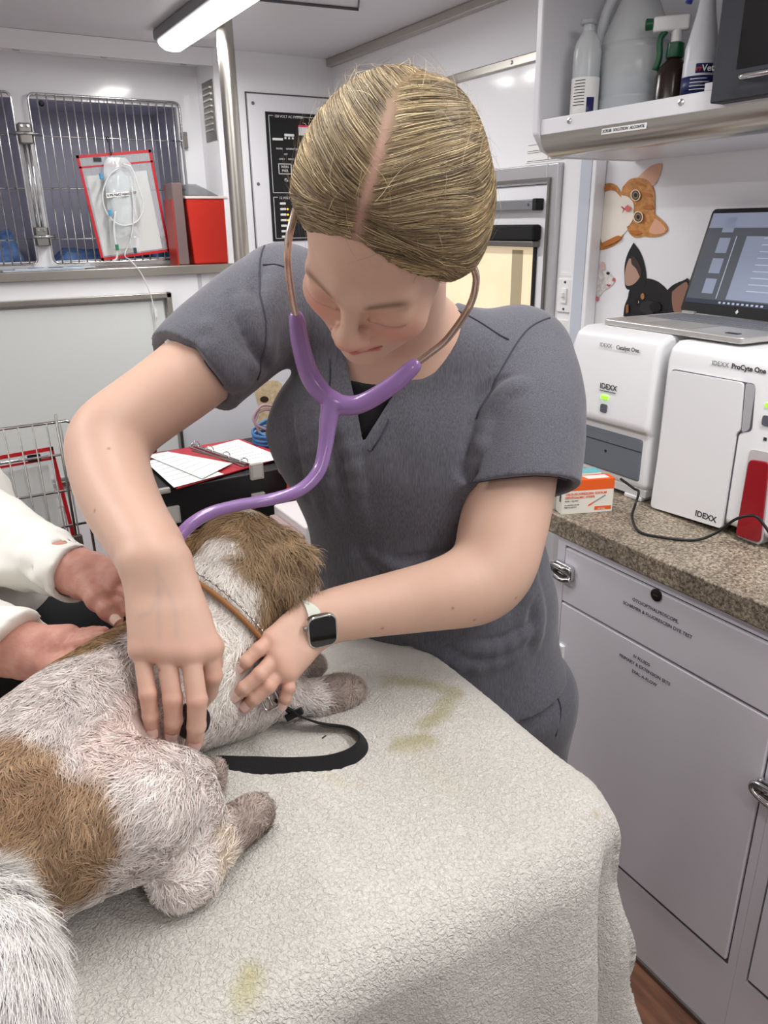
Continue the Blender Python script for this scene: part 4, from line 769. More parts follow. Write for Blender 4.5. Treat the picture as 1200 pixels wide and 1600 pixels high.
# sliding white panel behind, with a tan animal sticker, and cable coil
yp = 2.42; q = [on(284, 640, 1, yp), on(470, 560, 1, yp)]
wb = thing('white_board', 'glossy white panel with a pale golden animal sticker behind the organiser', 'panel', (0.8, yp, 0.84))
part('board', MB().box(on(287, 700, 1, yp)[0], on(520, 620, 1, yp)[0], yp, yp+0.02, 0.002, 1.10), mat('board_white', (224, 226, 232), 0.2), wb)
bp = on(284, 684, 1, yp); tag(part('board_edge_strip', MB().box(bp[0]-0.006, bp[0]+0.004, yp-0.006, yp+0.026, 0.002, 1.10), DSTEEL), 'dark steel strip on the left edge of the white panel', 'strip')
tp = [(398, 598), (412, 596), (440, 600), (450, 660), (438, 690), (412, 690), (402, 672), (404, 640), (398, 612)]
gt = wb
gt = part('animal_sticker', MB().prism(smooth_path([on(u, v, 1, yp-0.001) for u, v in tp+[tp[0]]], 4)[:-1], (0, -1, 0), 0.0006), mat('golden_fur', (222, 204, 170), 0.6, mottle=(60, 0.7, (190, 158, 110))), gt)
part('tan_tuft', MB().prism([on(u, v, 1, yp-0.002) for u, v in ((392, 600), (399, 596), (396, 607), (391, 614))], (0, -1, 0), 0.0006), mat('tan_tuft', (206, 150, 72), 0.6), gt)
part('dark_eye', MB().prism([on(u, v, 1, yp-0.003) for u, v in circ(413, 624, 7, 5)], (0, -1, 0), 0.0006), mat('brown_eye', (60, 44, 34), 0.4), gt)
def coil(c, r, n, m, name, label, tilt, seed):
    rr = np.random.default_rng(seed); pts = []
    for k in range(n*14):
        a = 2*math.pi*k/14; R = r*(1+0.10*rr.standard_normal()*0.5); pts.append((c[0]+R*math.cos(a), c[1]+R*0.8*math.sin(a)*math.cos(tilt), c[2]+R*math.sin(a)*math.sin(tilt)*0.9+0.012*k/14))
    return tag(part(name, MB().tube(smooth_path(pts, 3), 0.0045, 7), m, smooth=True), label, 'cable', 'cable coils')
cc = on(424, 690, 1, 2.16); CBL = mat('blue_cable', (52, 104, 160), 0.5); zc_ = ZO+0.008
coil((cc[0], 2.17, zc_), 0.052, 3, CBL, 'blue_cable', 'lowest blue cable coil lying behind the red binder', 0.25, 1)
coil((cc[0]+0.035, 2.20, zc_+0.014), 0.060, 2, mat('steel_blue_cable', (80, 128, 176), 0.5), 'blue_cable', 'lighter blue cable coil lying on the darker blue one', 0.4, 2)
coil((cc[0]+0.010, 2.20, zc_+0.052), 0.045, 2, mat('mauve_cable', (168, 140, 146), 0.7), 'braided_cable', 'mauve braided cable loop standing over the blue coils', 1.35, 3)
tag(part('orange_lead', MB().tube(smooth_path([on(u, v, 1, 2.10) for u, v in ((422, 699), (426, 692), (434, 686), (446, 682), (460, 680))], 5), 0.0032, 7), mat('orange_lead', (236, 160, 40), 0.5), smooth=True), 'single orange lead crossing the blue cable coil', 'cable')
# low white bin with rounded rim behind the dog
yw = 1.62; x0 = on(478, 860, 1, yw)[0]; z1 = on(478, 812, 1, yw)[2]
t = thing('white_cabinet', 'low white cabinet between the organiser and the scrub top', 'cabinet', (x0+0.2, yw+0.2, 0)); part('body', MB().box(x0, x0+0.32, yw, yw+0.2, 0, z1-0.02), mat('warm_white', (232, 226, 228), 0.4), t, bevel=0.006)
part('side_post', MB().box(x0-0.022, x0-0.002, yw, yw+0.18, 0, z1-0.04), mat('rosy_grey', (170, 146, 140), 0.5), t, bevel=0.004)
# ---------------------------------------------------------------- organic modelling: blended solids turned into one continuous surface
def nz(v): v = np.array(v, float); return v/(np.linalg.norm(v)+1e-12)
def vnoise(P, f, seed=0):
    """smooth 3-D value noise in -1..1"""
    Q = P*f+seed*17.31; i = np.floor(Q).astype(np.int64); u = Q-i; u = u*u*(3-2*u)
    def h(a, b, c):
        n = (a*374761393+b*668265263+c*2147483647+seed*974634777) & 0x7fffffff
        n = ((n ^ (n >> 13))*1274126177) & 0x7fffffff; n = n ^ (n >> 16)
        return (n & 0xffff)/32767.5-1
    r = 0
    for dx in (0, 1):
        for dy in (0, 1):
            for dz in (0, 1):
                w = (u[:, 0] if dx else 1-u[:, 0])*(u[:, 1] if dy else 1-u[:, 1])*(u[:, 2] if dz else 1-u[:, 2])
                r = r+w*h(i[:, 0]+dx, i[:, 1]+dy, i[:, 2]+dz)
    return r
def smin(a, b, k):
    if k <= 0: return np.minimum(a, b)
    h = np.maximum(k-np.abs(a-b), 0)/k; return np.minimum(a, b)-h*h*k*0.25
def smax(a, b, k): return -smin(-a, -b, k)
class Solid:
    def __init__(s): s.p = []; s.disp = None; s.post = None
    def _add(s, fn, k, op): s.p.append((fn, k, op)); return s
    def cone(s, a, b, ra, rb, k=0.01, op='+', flat=None):
        a = np.array(a, float); b = np.array(b, float)
        if flat is None:
            ab = b-a; L = max(ab.dot(ab), 1e-12)
            def f(P):
                t = np.clip((P-a)@ab/L, 0, 1); return np.linalg.norm(P-a-t[:, None]*ab, axis=1)-(ra+(rb-ra)*t)
        else:   # flat = (axis, factor): cross-section wider along axis
            ax = nz(flat[0]); fa = flat[1]; T = np.eye(3)+(1/fa-1)*np.outer(ax, ax); a2 = T@a; b2 = T@b; ab = b2-a2; L = max(ab.dot(ab), 1e-12)
            sc = 1.0 if fa > 1 else fa
            def f(P):
                Q = P@T.T; t = np.clip((Q-a2)@ab/L, 0, 1); return (np.linalg.norm(Q-a2-t[:, None]*ab, axis=1)-(ra+(rb-ra)*t))*sc
        return s._add(f, k, op)
    def chain(s, pts, rs, k=0.01, op='+', flat=None, sub=0):
        if sub:
            q = np.array(smooth_path([np.append(p, r) for p, r in zip(pts, rs)], sub)); pts = q[:, :3]; rs = q[:, 3]
        for i in range(len(pts)-1): s.cone(pts[i], pts[i+1], rs[i], rs[i+1], k, op, flat)
        return s
    def ell(s, c, r, axes=None, k=0.01, op='+'):
        c = np.array(c, float); r = np.array(r, float); A = np.eye(3) if axes is None else np.array([nz(x) for x in axes])
        def f(P):
            Q = (P-c)@A.T; q = Q/r; k0 = np.linalg.norm(q, axis=1); k1 = np.linalg.norm(q/r, axis=1); return np.where(k1 < 1e-9, -r.min(), k0*(k0-1)/np.maximum(k1, 1e-9))
        return s._add(f, k, op)
    def box(s, c, h, axes=None, rr=0.0, k=0.01, op='+'):
        c = np.array(c, float); h = np.array(h, float)-rr; A = np.eye(3) if axes is None else np.array([nz(x) for x in axes])
        def f(P):
            q = np.abs((P-c)@A.T)-h; return np.linalg.norm(np.maximum(q, 0), axis=1)+np.minimum(q.max(1), 0)-rr
        return s._add(f, k, op)
    def plane(s, c, n, k=0.0, op='&'):
        c = np.array(c, float); n = nz(n); return s._add(lambda P: (P-c)@n, k, op)
    def custom(s, f, k=0.01, op='+'): return s._add(f, k, op)
    def eval(s, P, use=None):
        d = np.full(len(P), 1e3)
        for i, (f, k, op) in enumerate(s.p):
            if use is not None and not use[i]: continue
            v = f(P)
            d = smin(d, v, k) if op == '+' else (smax(d, -v, k) if op == '-' else smax(d, v, k))
        if s.disp is not None: d = d+s.disp(P)
        return d
    def ev(s, P, B=200000):
        return np.concatenate([s.eval(P[i:i+B]) for i in range(0, len(P), B)])
    def grad(s, P, e=0.001):
        g = np.stack([s.ev(P+np.array(o)*e)-s.ev(P-np.array(o)*e) for o in ((1, 0, 0), (0, 1, 0), (0, 0, 1))], 1)
        return g/(np.linalg.norm(g, axis=1, keepdims=True)+1e-12)
    def project(s, P, off=0.0, it=3):
        for _ in range(it): P = P-s.grad(P)*(s.ev(P)-off)[:, None]
        return P
    def mesh(s, lo, hi, h, B=12, slack=0.006):
        """narrow-band surface nets over the box lo..hi with cell size h"""
        lo = np.array(lo, float); n = np.ceil((np.array(hi, float)-lo)/(h*B)).astype(int)+1
        g = np.stack(np.meshgrid(*[np.arange(k) for k in n], indexing='ij'), -1).reshape(-1, 3)
        cen = lo+(g+0.5)*B*h; half = B*h*0.5*math.sqrt(3)+slack
        D = []; 
        for f, k, op in s.p: D.append(np.concatenate([f(cen[i:i+200000]) for i in range(0, len(cen), 200000)]))
        tot = np.full(len(cen), 1e3)
        for (f, k, op), v in zip(s.p, D): tot = smin(tot, v, k) if op == '+' else (smax(tot, -v, k) if op == '-' else smax(tot, v, k))
        act = np.nonzero(np.abs(tot) < half*1.35)[0]
        D = np.array(D)
        r = np.arange(B+1)+0.0; loc = np.stack(np.meshgrid(r, r, r, indexing='ij'), -1).reshape(-1, 3)*h
        addv = [i for i, q in enumerate(s.p) if q[2] == '+']; best = D[addv].min(0)
        K = max(q[1] for q in s.p)
        cv = []; cid = []; crossed = {}
        NX = n*B+2
        def key(I): return (I[..., 0]*NX[1]+I[..., 1])*NX[2]+I[..., 2]
        verts = []; vkeys = []; faces_q = [[], [], []]; 
        for b in act:
            use = []
            for i, (f, k, op) in enumerate(s.p):
                v = D[i][b]
                if op == '+': use.append(v < best[b]+2*half+K)
                elif op == '-': use.append(v < half*1.5+k)
                else: use.append(v > -half*1.5-k)
            base = g[b]*B; P = lo+base*h+loc
            d = s.eval(P, use).reshape(B+1, B+1, B+1)
            ins = d < 0
            if ins.all() or not ins.any(): continue
            c = np.zeros((B, B, B), int)
            for i in (0, 1):
                for j in (0, 1):
                    for k in (0, 1): c += ins[i:B+i, j:B+j, k:B+k]
            I = np.argwhere((c > 0) & (c < 8))
            if len(I) == 0: continue
            acc = np.zeros((len(I), 3)); cnt = np.zeros(len(I))
            for ax in range(3):
                o = [0, 0, 0]; o[ax] = 1; oth = [q for q in range(3) if q != ax]
                for u in (0, 1):
                    for w in (0, 1):
                        s0 = [0, 0, 0]; s0[oth[0]] = u; s0[oth[1]] = w; a0 = I+np.array(s0); a1 = a0+np.array(o)
                        v0 = d[a0[:, 0], a0[:, 1], a0[:, 2]]; v1 = d[a1[:, 0], a1[:, 1], a1[:, 2]]; m = (v0 < 0) != (v1 < 0)
                        t = np.where(m, v0/(v0-v1+1e-20), 0); p = a0+np.array(o)*t[:, None]; acc += p*m[:, None]; cnt += m
            verts.append(lo+(base+acc/cnt[:, None])*h); vkeys.append(key(I+base))
            # edges owned by this block: start corner inside block, strictly interior index handled through neighbours
            for ax in range(3):
                o = [0, 0, 0]; o[ax] = 1
                sl0 = ins[:B, :B, :B]; e = np.roll(ins, -1, ax)[:B, :B, :B]
                J = np.argwhere(sl0 != e)
                if len(J): faces_q[ax].append((J+base, sl0[J[:, 0], J[:, 1], J[:, 2]]))
        V_ = np.concatenate(verts); K_ = np.concatenate(vkeys); od = np.argsort(K_); Ks = K_[od]
        F = []
        def look(I):
            kk = key(I); p = np.searchsorted(Ks, kk); p = np.minimum(p, len(Ks)-1); ok = Ks[p] == kk; return np.where(ok, od[p], -1)
        for ax in range(3):
            if not faces_q[ax]: continue
            J = np.concatenate([q[0] for q in faces_q[ax]]); si = np.concatenate([q[1] for q in faces_q[ax]])
            a = np.zeros(3, int); b = np.zeros(3, int); a[(ax+1) % 3] = 1; b[(ax+2) % 3] = 1
            q = np.stack([look(J), look(J-a), look(J-a-b), look(J-b)], 1); ok = (q >= 0).all(1); q = q[ok]; si = si[ok]
            q = np.where(si[:, None], q, q[:, ::-1]); F.append(q)
        return V_, np.concatenate(F)
def np_mesh(name, Vv, F, col=None):
    me = bpy.data.meshes.new(name); n = len(Vv); m = len(F); k = F.shape[1]
    me.vertices.add(n); me.vertices.foreach_set('co', Vv.astype(np.float32).ravel())
    me.loops.add(m*k); me.loops.foreach_set('vertex_index', F.astype(np.int32).ravel())
    me.polygons.add(m); me.polygons.foreach_set('loop_start', np.arange(0, m*k, k, dtype=np.int32)); me.polygons.foreach_set('use_smooth', np.ones(m, bool))
    if col is not None:
        ca = me.color_attributes.new('Col', 'FLOAT_COLOR', 'POINT'); c4 = np.concatenate([col, np.ones((n, 1))], 1).astype(np.float32); ca.data.foreach_set('color', c4.ravel())
    me.update(); me.validate(); return me
def lrgb(c): return np.array(lin(c))
def strands(name, roots, dirs, nrms, length, width, cols, m, parent, seg=4, lift=0.25, curl=0.15, droop=0.0, seed=1, tipcol=None, surf=None, paths=None):
    """fur / hair as thin tapered ribbons; cols linear rgb per strand"""
    r = np.random.default_rng(seed); N = len(roots) if paths is None else len(paths)
    if paths is None:
        P = [roots]; d = dirs+nrms*lift; d /= np.linalg.norm(d, axis=1, keepdims=True); side = np.cross(d, nrms); ph = r.uniform(0, 6.28, N); am = r.normal(0, curl, N)
        for i in range(seg):
            t = (i+1)/seg; dd = d+side*(am*np.sin(ph+t*4.0))[:, None]+nrms*(-lift*0.9*t)[..., None] if False else d+side*(am*np.sin(ph+t*4.0))[:, None]-nrms*(lift*1.1*t)
            dd = dd+np.array([0, 0, -droop*t]); dd /= np.linalg.norm(dd, axis=1, keepdims=True)
            P.append(P[-1]+dd*(length/seg)[:, None])
        P = np.stack(P, 1)
    else: P = paths; seg = P.shape[1]-1
    T = np.gradient(P, axis=1); sd = np.cross(T, nrms[:, None, :] if nrms.ndim == 2 else nrms); sd /= np.linalg.norm(sd, axis=2, keepdims=True)+1e-9
    tw = r.normal(0, 0.35, N); nn = nrms[:, None, :] if nrms.ndim == 2 else nrms; sd = sd*np.cos(tw)[:, None, None]+nn*np.sin(tw)[:, None, None]
    w = np.array([1.0-0.85*(i/seg)**1.6 for i in range(seg+1)]); W = width[:, None]*w[None, :]*0.5
    L = P-sd*W[..., None]; R = P+sd*W[..., None]; Vv = np.stack([L, R], 2).reshape(-1, 3)
    i0 = (np.arange(N)*(seg+1)*2)[:, None]+np.arange(seg)[None, :]*2; F = np.stack([i0, i0+1, i0+3, i0+2], -1).reshape(-1, 4)
    c = np.repeat(cols, (seg+1)*2, axis=0)
    if tipcol is not None:
        t = np.tile(np.repeat(np.linspace(0, 1, seg+1), 2), N)[:, None]; c = c*(1-t)+np.repeat(tipcol, (seg+1)*2, axis=0)*t
    me = np_mesh(name, Vv, F, c)
    o = bpy.data.objects.new(name, me); C.objects.link(o); me.materials.append(m)
    if parent is not None:
        o.parent = parent
        if parent.type == 'EMPTY': o.matrix_parent_inverse = Matrix.LocRotScale(parent.location, parent.rotation_euler, None).inverted()
    return o
def scatter(Vv, F, n, seed=3):
    r = np.random.default_rng(seed); a, b, c = Vv[F[:, 0]], Vv[F[:, 1]], Vv[F[:, 2]]
    tri = np.concatenate([F[:, [0, 1, 2]], F[:, [0, 2, 3]]]); A = Vv[tri[:, 0]]; Bv = Vv[tri[:, 1]]; Cv = Vv[tri[:, 2]]
    cr = np.cross(Bv-A, Cv-A); ar = np.linalg.norm(cr, axis=1); idx = r.choice(len(tri), n, p=ar/ar.sum()); u = np.sqrt(r.random(n)); w = r.random(n)
    P = A[idx]*(1-u)[:, None]+Bv[idx]*(u*(1-w))[:, None]+Cv[idx]*(u*w)[:, None]; N = cr[idx]/(ar[idx][:, None]+1e-12); return P, N
def organic(name, Vv, F, m, parent=None, col=None):
    me = np_mesh(name, Vv, F, col); o = bpy.data.objects.new(name, me); C.objects.link(o); me.materials.append(m)
    if parent is not None:
        o.parent = parent
        if parent.type == 'EMPTY': o.matrix_parent_inverse = Matrix.LocRotScale(parent.location, parent.rotation_euler, None).inverted()
    return o
# ---------------------------------------------------------------- exam table and towel
TX0, TX1, TY0, TY1, TZ = -0.85, 0.535, 0.425, 0.935, 0.922
t = thing('exam_table', 'steel exam table hidden under the stained cream towel', 'table', ((TX0+TX1)/2, (TY0+TY1)/2, 0))
part('tabletop', MB().box(TX0, TX1-0.03, TY0+0.025, TY1, TZ-0.035, TZ-0.001), STEEL, t, bevel=0.012, seg=4)
part('pedestal', MB().box(-0.2, 0.12, 0.56, 0.80, 0.03, TZ-0.035), WPL, t, bevel=0.01); part('base_plate', MB().box(-0.45, 0.35, 0.46, 0.90, 0.0, 0.03), DSTEEL, t, bevel=0.006)
def towel():
    rc = 0.045; x0, x1, y0, y1 = TX0+0.02, TX1+0.006, TY0-0.006, TY1+0.006; x1 -= 0.034; y0 += 0.022; OV = 0.0055
    A = np.linspace(x0-0.1, x1+0.36, 330); Bc = np.linspace(y0-0.72, y1-0.012, 260)
    X, Y = np.meshgrid(A, Bc, indexing='ij'); S = X.shape; X = X.ravel(); Y = Y.ravel()
    cx = np.clip(X, x0-9, x1-rc); cy = np.clip(Y, y0+rc, 9)
    dx = X-cx; dy = Y-cy; D = np.hypot(dx, dy)+1e-9; nx = dx/D; ny = dy/D; over = np.maximum(D-rc, 0); inside = D <= rc
    # corner: cloth distance to the rounded boundary
    th = np.arctan2(-dy, dx); corner = (dx > 1e-6) & (dy < -1e-6); cw = np.where(corner, np.sin(2*np.clip(th, 0, math.pi/2)), 0)
    rb = 0.042; s = over; a = np.minimum(s/rb, math.pi/2)
    hor = rb*np.sin(a); drop = rb*(1-np.cos(a))+np.maximum(s-rb*math.pi/2, 0)
    flare = 0.030*np.minimum(drop/0.3, 1.5)
    fold = np.where(corner, 0, 0); P0 = np.stack([X, Y, np.zeros_like(X)], 1)
    along = np.where(np.abs(dx) > np.abs(dy), Y, X)
    wav = (0.012*np.sin(along*19+0.7)+0.008*np.sin(along*41+2.1))*np.clip(drop/0.18, 0, 1)
    wav = wav+0.028*cw*np.clip(drop/0.2, 0, 1)*np.cos(6*(th-math.pi/4)) - 0.020*cw*np.clip(drop/0.1, 0, 1)
    out = np.where(inside, D, rc+hor+flare+wav)
    drop = np.where((dy < -rc) & ~corner, drop*1.0, drop)
    px = np.where(inside, X, cx+nx*out); py = np.where(inside, Y, cy+ny*out)
    pz = TZ+OV-np.where(inside, 0, drop)
    q = np.stack([px, py, pz], 1)
    w = vnoise(P0, 9, 3)*0.0022+vnoise(P0, 24, 5)*0.0012+vnoise(P0, 330, 9)*0.0009
    # soft wrinkles near the dog
    for (u, v, su, sv, am, f) in ((420, 1190, 0.10, 0.05, 0.004, 70), (200, 1480, 0.10, 0.05, 0.005, 55), (330, 1330, 0.08, 0.04, 0.003, 60)):
        c = on(u, v, 2, TZ); w = w+am*np.exp(-((px-c[0])/su)**2-((py-c[1])/sv)**2)*np.sin((px-c[0])*f+(py-c[1])*20)
    w = np.maximum(w, -0.0045); ca = np.where(inside, 1.0, np.cos(a)); sa = np.where(inside, 0.0, np.sin(a)); q[:, 2] += w*ca; q[:, 0] += nx*w*sa; q[:, 1] += ny*w*sa
    idx = np.arange(S[0]*S[1]).reshape(S); F = np.stack([idx[:-1, :-1], idx[1:, :-1], idx[1:, 1:], idx[:-1, 1:]], -1).reshape(-1, 4)
    # cut the hem: ragged lower edge; right side hangs shorter
    hem = 0.62+0.012*vnoise(P0, 12, 2)
    hem = np.where(dx > np.abs(dy)*1.2, 0.30+0.015*vnoise(P0, 14, 4), hem)
    bad = (drop > hem)
    F = F[~bad[F].any(1)]
    col = np.tile(np.array(lin((215, 211, 203))), (len(q), 1)); n1 = vnoise(q, 40, 7)*0.5+vnoise(q, 90, 8)*0.4
    def stain(pts, r, c, k):
        nonlocal col
        c = np.array(lin(c)); best = np.full(len(q), 9.0)
        P = [on(u, v, 2, TZ) for u, v in pts]
        for i in range(len(P)): 
            a = P[i]; b = P[min(i+1, len(P)-1)]; ab = b-a; L = max(ab.dot(ab), 1e-9); tt = np.clip(((q-a)@ab)/L, 0, 1); best = np.minimum(best, np.linalg.norm(q-a-tt[:, None]*ab, axis=1))
        m = np.clip(1-(best+n1*r*0.5)/r, 0, 1)**0.7*k; m = m[:, None]; col = col*(1-m)+c*m
    ST = (176, 168, 122)
    stain([(610, 1075), (660, 1080), (705, 1095), (690, 1125), (665, 1145)], 0.018, ST, 0.95); stain([(625, 1172), (668, 1168)], 0.020, ST, 1.0); stain([(655, 1140), (650, 1165)], 0.010, ST, 0.4)
    stain([(600, 1070), (715, 1085), (720, 1110)], 0.010, (190, 178, 140), 0.5)
    stain([(562, 1238)], 0.008, (170, 140, 96), 0.7); stain([(385, 1560), (395, 1535)], 0.016, (186, 178, 112), 0.7); stain([(240, 1160), (560, 1215)], 0.004, ST, 0.3)
    stain([(863, 1228)], 0.005, (176, 150, 96), 0.8); stain([(928, 1275)], 0.004, (176, 150, 96), 0.8); stain([(505, 1215), (540, 1240)], 0.010, (210, 196, 160), 0.6); stain([(640, 1180), (700, 1240)], 0.02, (216, 210, 188), 0.4)
    m = mat('terry_cloth', (232, 228, 214), 0.95, spec=0.05, attr='Col', sheen=0.3); nt = m.node_tree; b = nt.nodes['Principled BSDF']
    tc = nt.nodes.new('ShaderNodeTexCoord'); v1 = nt.nodes.new('ShaderNodeTexNoise'); v1.inputs['Scale'].default_value = 260; v1.inputs['Detail'].default_value = 2; v1.inputs['Distortion'].default_value = 1.2
    bp = nt.nodes.new('ShaderNodeBump'); bp.inputs['Strength'].default_value = 0.9; bp.inputs['Distance'].default_value = 0.005
    nt.links.new(tc.outputs['Object'], v1.inputs['Vector']); nt.links.new(v1.outputs['Fac'], bp.inputs['Height']); nt.links.new(bp.outputs['Normal'], b.inputs['Normal'])
    o = organic('towel', q, F, m, None, col); md = o.modifiers.new('solid', 'SOLIDIFY'); md.thickness = 0.004; md.offset = 1
    tag(o, 'cream terry towel with yellowish stains draped over the exam table', 'towel')
    p = on(507, 1153, 2, TZ+0.006); tag(part('dark_speck', MB().tube([p+(-0.003, 0, 0.001), p+(0.003, 0.002, 0.001)], 0.0008, 6), INK), 'tiny dark speck of debris lying on the towel by the leash', 'debris')
towel()
# ---------------------------------------------------------------- the vet: one continuous body
wom = thing('person', 'blonde person in grey scrubs bent over the dog listening with a stethoscope', 'person', (0.78, 0.92, 0.0))
def skin_mat(name, sat=1.0):
    m = mat(name, (220, 178, 150), 0.48, spec=0.4, attr='Col', sss=0.15, bump=(420, 0.12, 0.0006)); return m
SKIN = skin_mat('fair_skin')
vt = -nz(at(612, 310, 1)-CAM); ve = nz(AX[:, 0]-vt*AX[:, 0].dot(vt)); vu = np.cross(vt, ve)
PSI, PHI, RHO = math.radians(22), math.radians(51), math.radians(-1.2)
def head_rot():
    Ry = np.array([[math.cos(PSI), 0, -math.sin(PSI)], [0, 1, 0], [math.sin(PSI), 0, math.cos(PSI)]])
    Rx = np.array([[1, 0, 0], [0, math.cos(PHI), -math.sin(PHI)], [0, math.sin(PHI), math.cos(PHI)]])
    Rz = np.array([[math.cos(RHO), math.sin(RHO), 0], [-math.sin(RHO), math.cos(RHO), 0], [0, 0, 1]])
    return np.stack([ve, vu, vt], 1) @ Rz @ Rx @ Ry
HR = head_rot(); HC = at(603.6, 359.5, 0.728); HA = [HR[:, 0], HR[:, 1], HR[:, 2]]; HS = 1.0
def H(x, y, z): return HC+HR@(np.array([x, y, z])*HS)
def head_solid(S, old=False):
    s = HS; E = lambda c, r, k=0.012, op='+': S.ell(H(*c), np.array(r)*s, HA, k*s, op)
    E((0, 0.035, -0.012), (0.0735, 0.085, 0.096), 0.0)
    E((0, -0.022, 0.028), (0.063, 0.082, 0.060), 0.02)
    E((0, -0.070, 0.047), (0.048, 0.040, 0.045), 0.02)
    E((0, -0.102, 0.076), (0.020, 0.014, 0.016), 0.024)
    for q in (-1, 1):
        E((q*0.038, -0.036, 0.062), (0.025, 0.024, 0.019), 0.02)
        S.cone(H(q*0.014, 0.010, 0.084), H(q*0.044, 0.010, 0.070), 0.008*s, 0.007*s, 0.018*s)
        E((q*0.034, -0.011, 0.0985), (0.018, 0.010, 0.013), 0.018, '-')
        E((q*0.033, -0.012, 0.0730), (0.0165, 0.0120, 0.0145), 0.010)
        S.cone(H(q*0.018, -0.018, 0.086), H(q*0.045, -0.018, 0.080), 0.0022*s, 0.0018*s, 0.002*s)
        E((q*0.0125, -0.041, 0.097), (0.0075, 0.0065, 0.009), 0.006)
        E((q*0.006, -0.047, 0.100), (0.0035, 0.003, 0.005), 0.003, '-')
        # ear
        S.ell(H(q*0.073, -0.012, -0.008), np.array((0.009, 0.031, 0.018))*s, [HR@nz((1, 0, q*0.3)), HR[:, 1], HR@nz((-q*0.3, 0, 1))], 0.006*s)
        S.ell(H(q*0.081, -0.010, -0.004), np.array((0.006, 0.019, 0.010))*s, HA, 0.004*s, '-')
    S.cone(H(0, 0.002, 0.086), H(0, -0.030, 0.104), 0.0075*s, 0.0090*s, 0.012*s)
    E((0, -0.035, 0.1055), (0.0115, 0.010, 0.0105), 0.008)
    S.chain([H(-0.025, -0.060, 0.085), H(-0.010, -0.0590, 0.0950), H(0, -0.0605, 0.0960), H(0.010, -0.0590, 0.0950), H(0.025, -0.060, 0.085)], [0.0026*s, 0.0046*s, 0.0042*s, 0.0046*s, 0.0026*s], 0.004*s)
    S.chain([H(-0.020, -0.0665, 0.086), H(0, -0.070, 0.0940), H(0.020, -0.0665, 0.086)], [0.003*s, 0.0060*s, 0.003*s], 0.005*s)
    S.chain([H(-0.030, -0.0590, 0.085), H(-0.012, -0.0640, 0.0990), H(0.012, -0.0640, 0.0990), H(0.030, -0.0590, 0.085)], [0.0012*s]*4, 0.0016*s, '-')
# joints
J = dict(hip=at(752, 1085, 1.27), waist=at(682, 905, 1.19), chest=at(630, 690, 1.10), neck=at(630, 525, 1.02), Rs=at(440, 462, 1.02), Ls=at(818, 560, 1.09))
LAT = nz(J['Ls']-J['Rs'])
B = Solid(); head_solid(B); NT = len(B.p)
B.cone(H(0, -0.03, -0.03), J['neck'], 0.050, 0.056, 0.02)
B.cone(J['neck'], J['chest'], 0.06, 0.10, 0.05, flat=(LAT, 1.35)); B.cone(J['chest'], J['waist'], 0.095, 0.095, 0.05, flat=(LAT, 1.45)); B.cone(J['waist'], J['hip'], 0.095, 0.10, 0.05, flat=(LAT, 1.5))
for q in ('Rs', 'Ls'): B.cone(J['neck']*0.8+J['chest']*0.2, J[q], 0.05, 0.05, 0.05)
R_ARM = [(440, 462, 1.02, .048), (375, 520, .985, .047), (300, 585, .95, .0425), (232, 635, .925, .0385), (183, 672, .905, .037), (166, 700, .895, .0365), (176, 752, .865, .0365), (197, 800, .83, .0330), (224, 845, .79, .0290), (245, 880, .76, .0262)]
L_ARM = [(818, 560, 1.09, .052), (812, 680, 1.06, .052), (796, 780, 1.03, .0515), (782, 840, 1.01, .049), (772, 884, .995, .0445), (745, 912, .985, .043), (700, 926, .965, .0375), (630, 940, .95, .0325), (560, 953, .925, .0272), (494, 968, .905, .0235)]
TOR = Solid(); TOR.p = list(B.p[NT:])
for A_ in (R_ARM, L_ARM): B.chain([at(a, b, c) for a, b, c, r in A_], [r for a, b, c, r in A_], 0.02, sub=3)
TIPS = []; KN = []
def hand(S, wrist, kn, fingers, thumb, wr=0.021, fr=1.0, pr=0.0115, k=0.009, tips=TIPS, kns=KN):
    """wrist point, four knuckles, four fingers of joint points (u,v,d), thumb chain"""
    w = at(*wrist); K = [at(*p) for p in kn]
    lat = nz(K[-1]-K[0])
    for i, p in enumerate(K):
        s = w+lat*(i-1.5)*0.011; S.cone(s, p, wr*0.72, pr*fr, 0.014); S.ell(p, [0.0098*fr]*3, None, 0.007)
        if i < 3: S.cone(s*0.4+p*0.6+lat*0.006, p*0.94+s*0.06+lat*0.009, 0.011*fr, 0.0095*fr, 0.012)
    rr = [(.0092, .0086, .0076, .0064)]*4; sc = (0.98, 1.03, 1.0, 0.88)
    for i, f in enumerate(fingers):
        P = [K[i]]+[at(*p) for p in f]; q = 1.0 if len(P) == 4 else 1.0
        r = [x*fr*sc[i] for x in (.0092, .0088, .0082, .0072)]
        for j in range(len(P)-1): S.cone(P[j], P[j+1], r[j], r[j+1], 0.0018)
        for j in (1, 2):
            if j < len(P)-1: S.ell(P[j], [r[j]*1.03]*3, None, 0.0015)
        tips.append((P[-1], nz(P[-1]-P[-2]), r[-1])); kns += [K[i], P[1]]
    if thumb:
        P = [at(*p) for p in thumb]; r = [0.0165, 0.0125, 0.0098, 0.0085, 0.0075][:len(P)]; S.chain(P, [x*fr for x in r], 0.010); tips.append((P[-1], nz(P[-1]-P[-2]), r[-1]*fr))
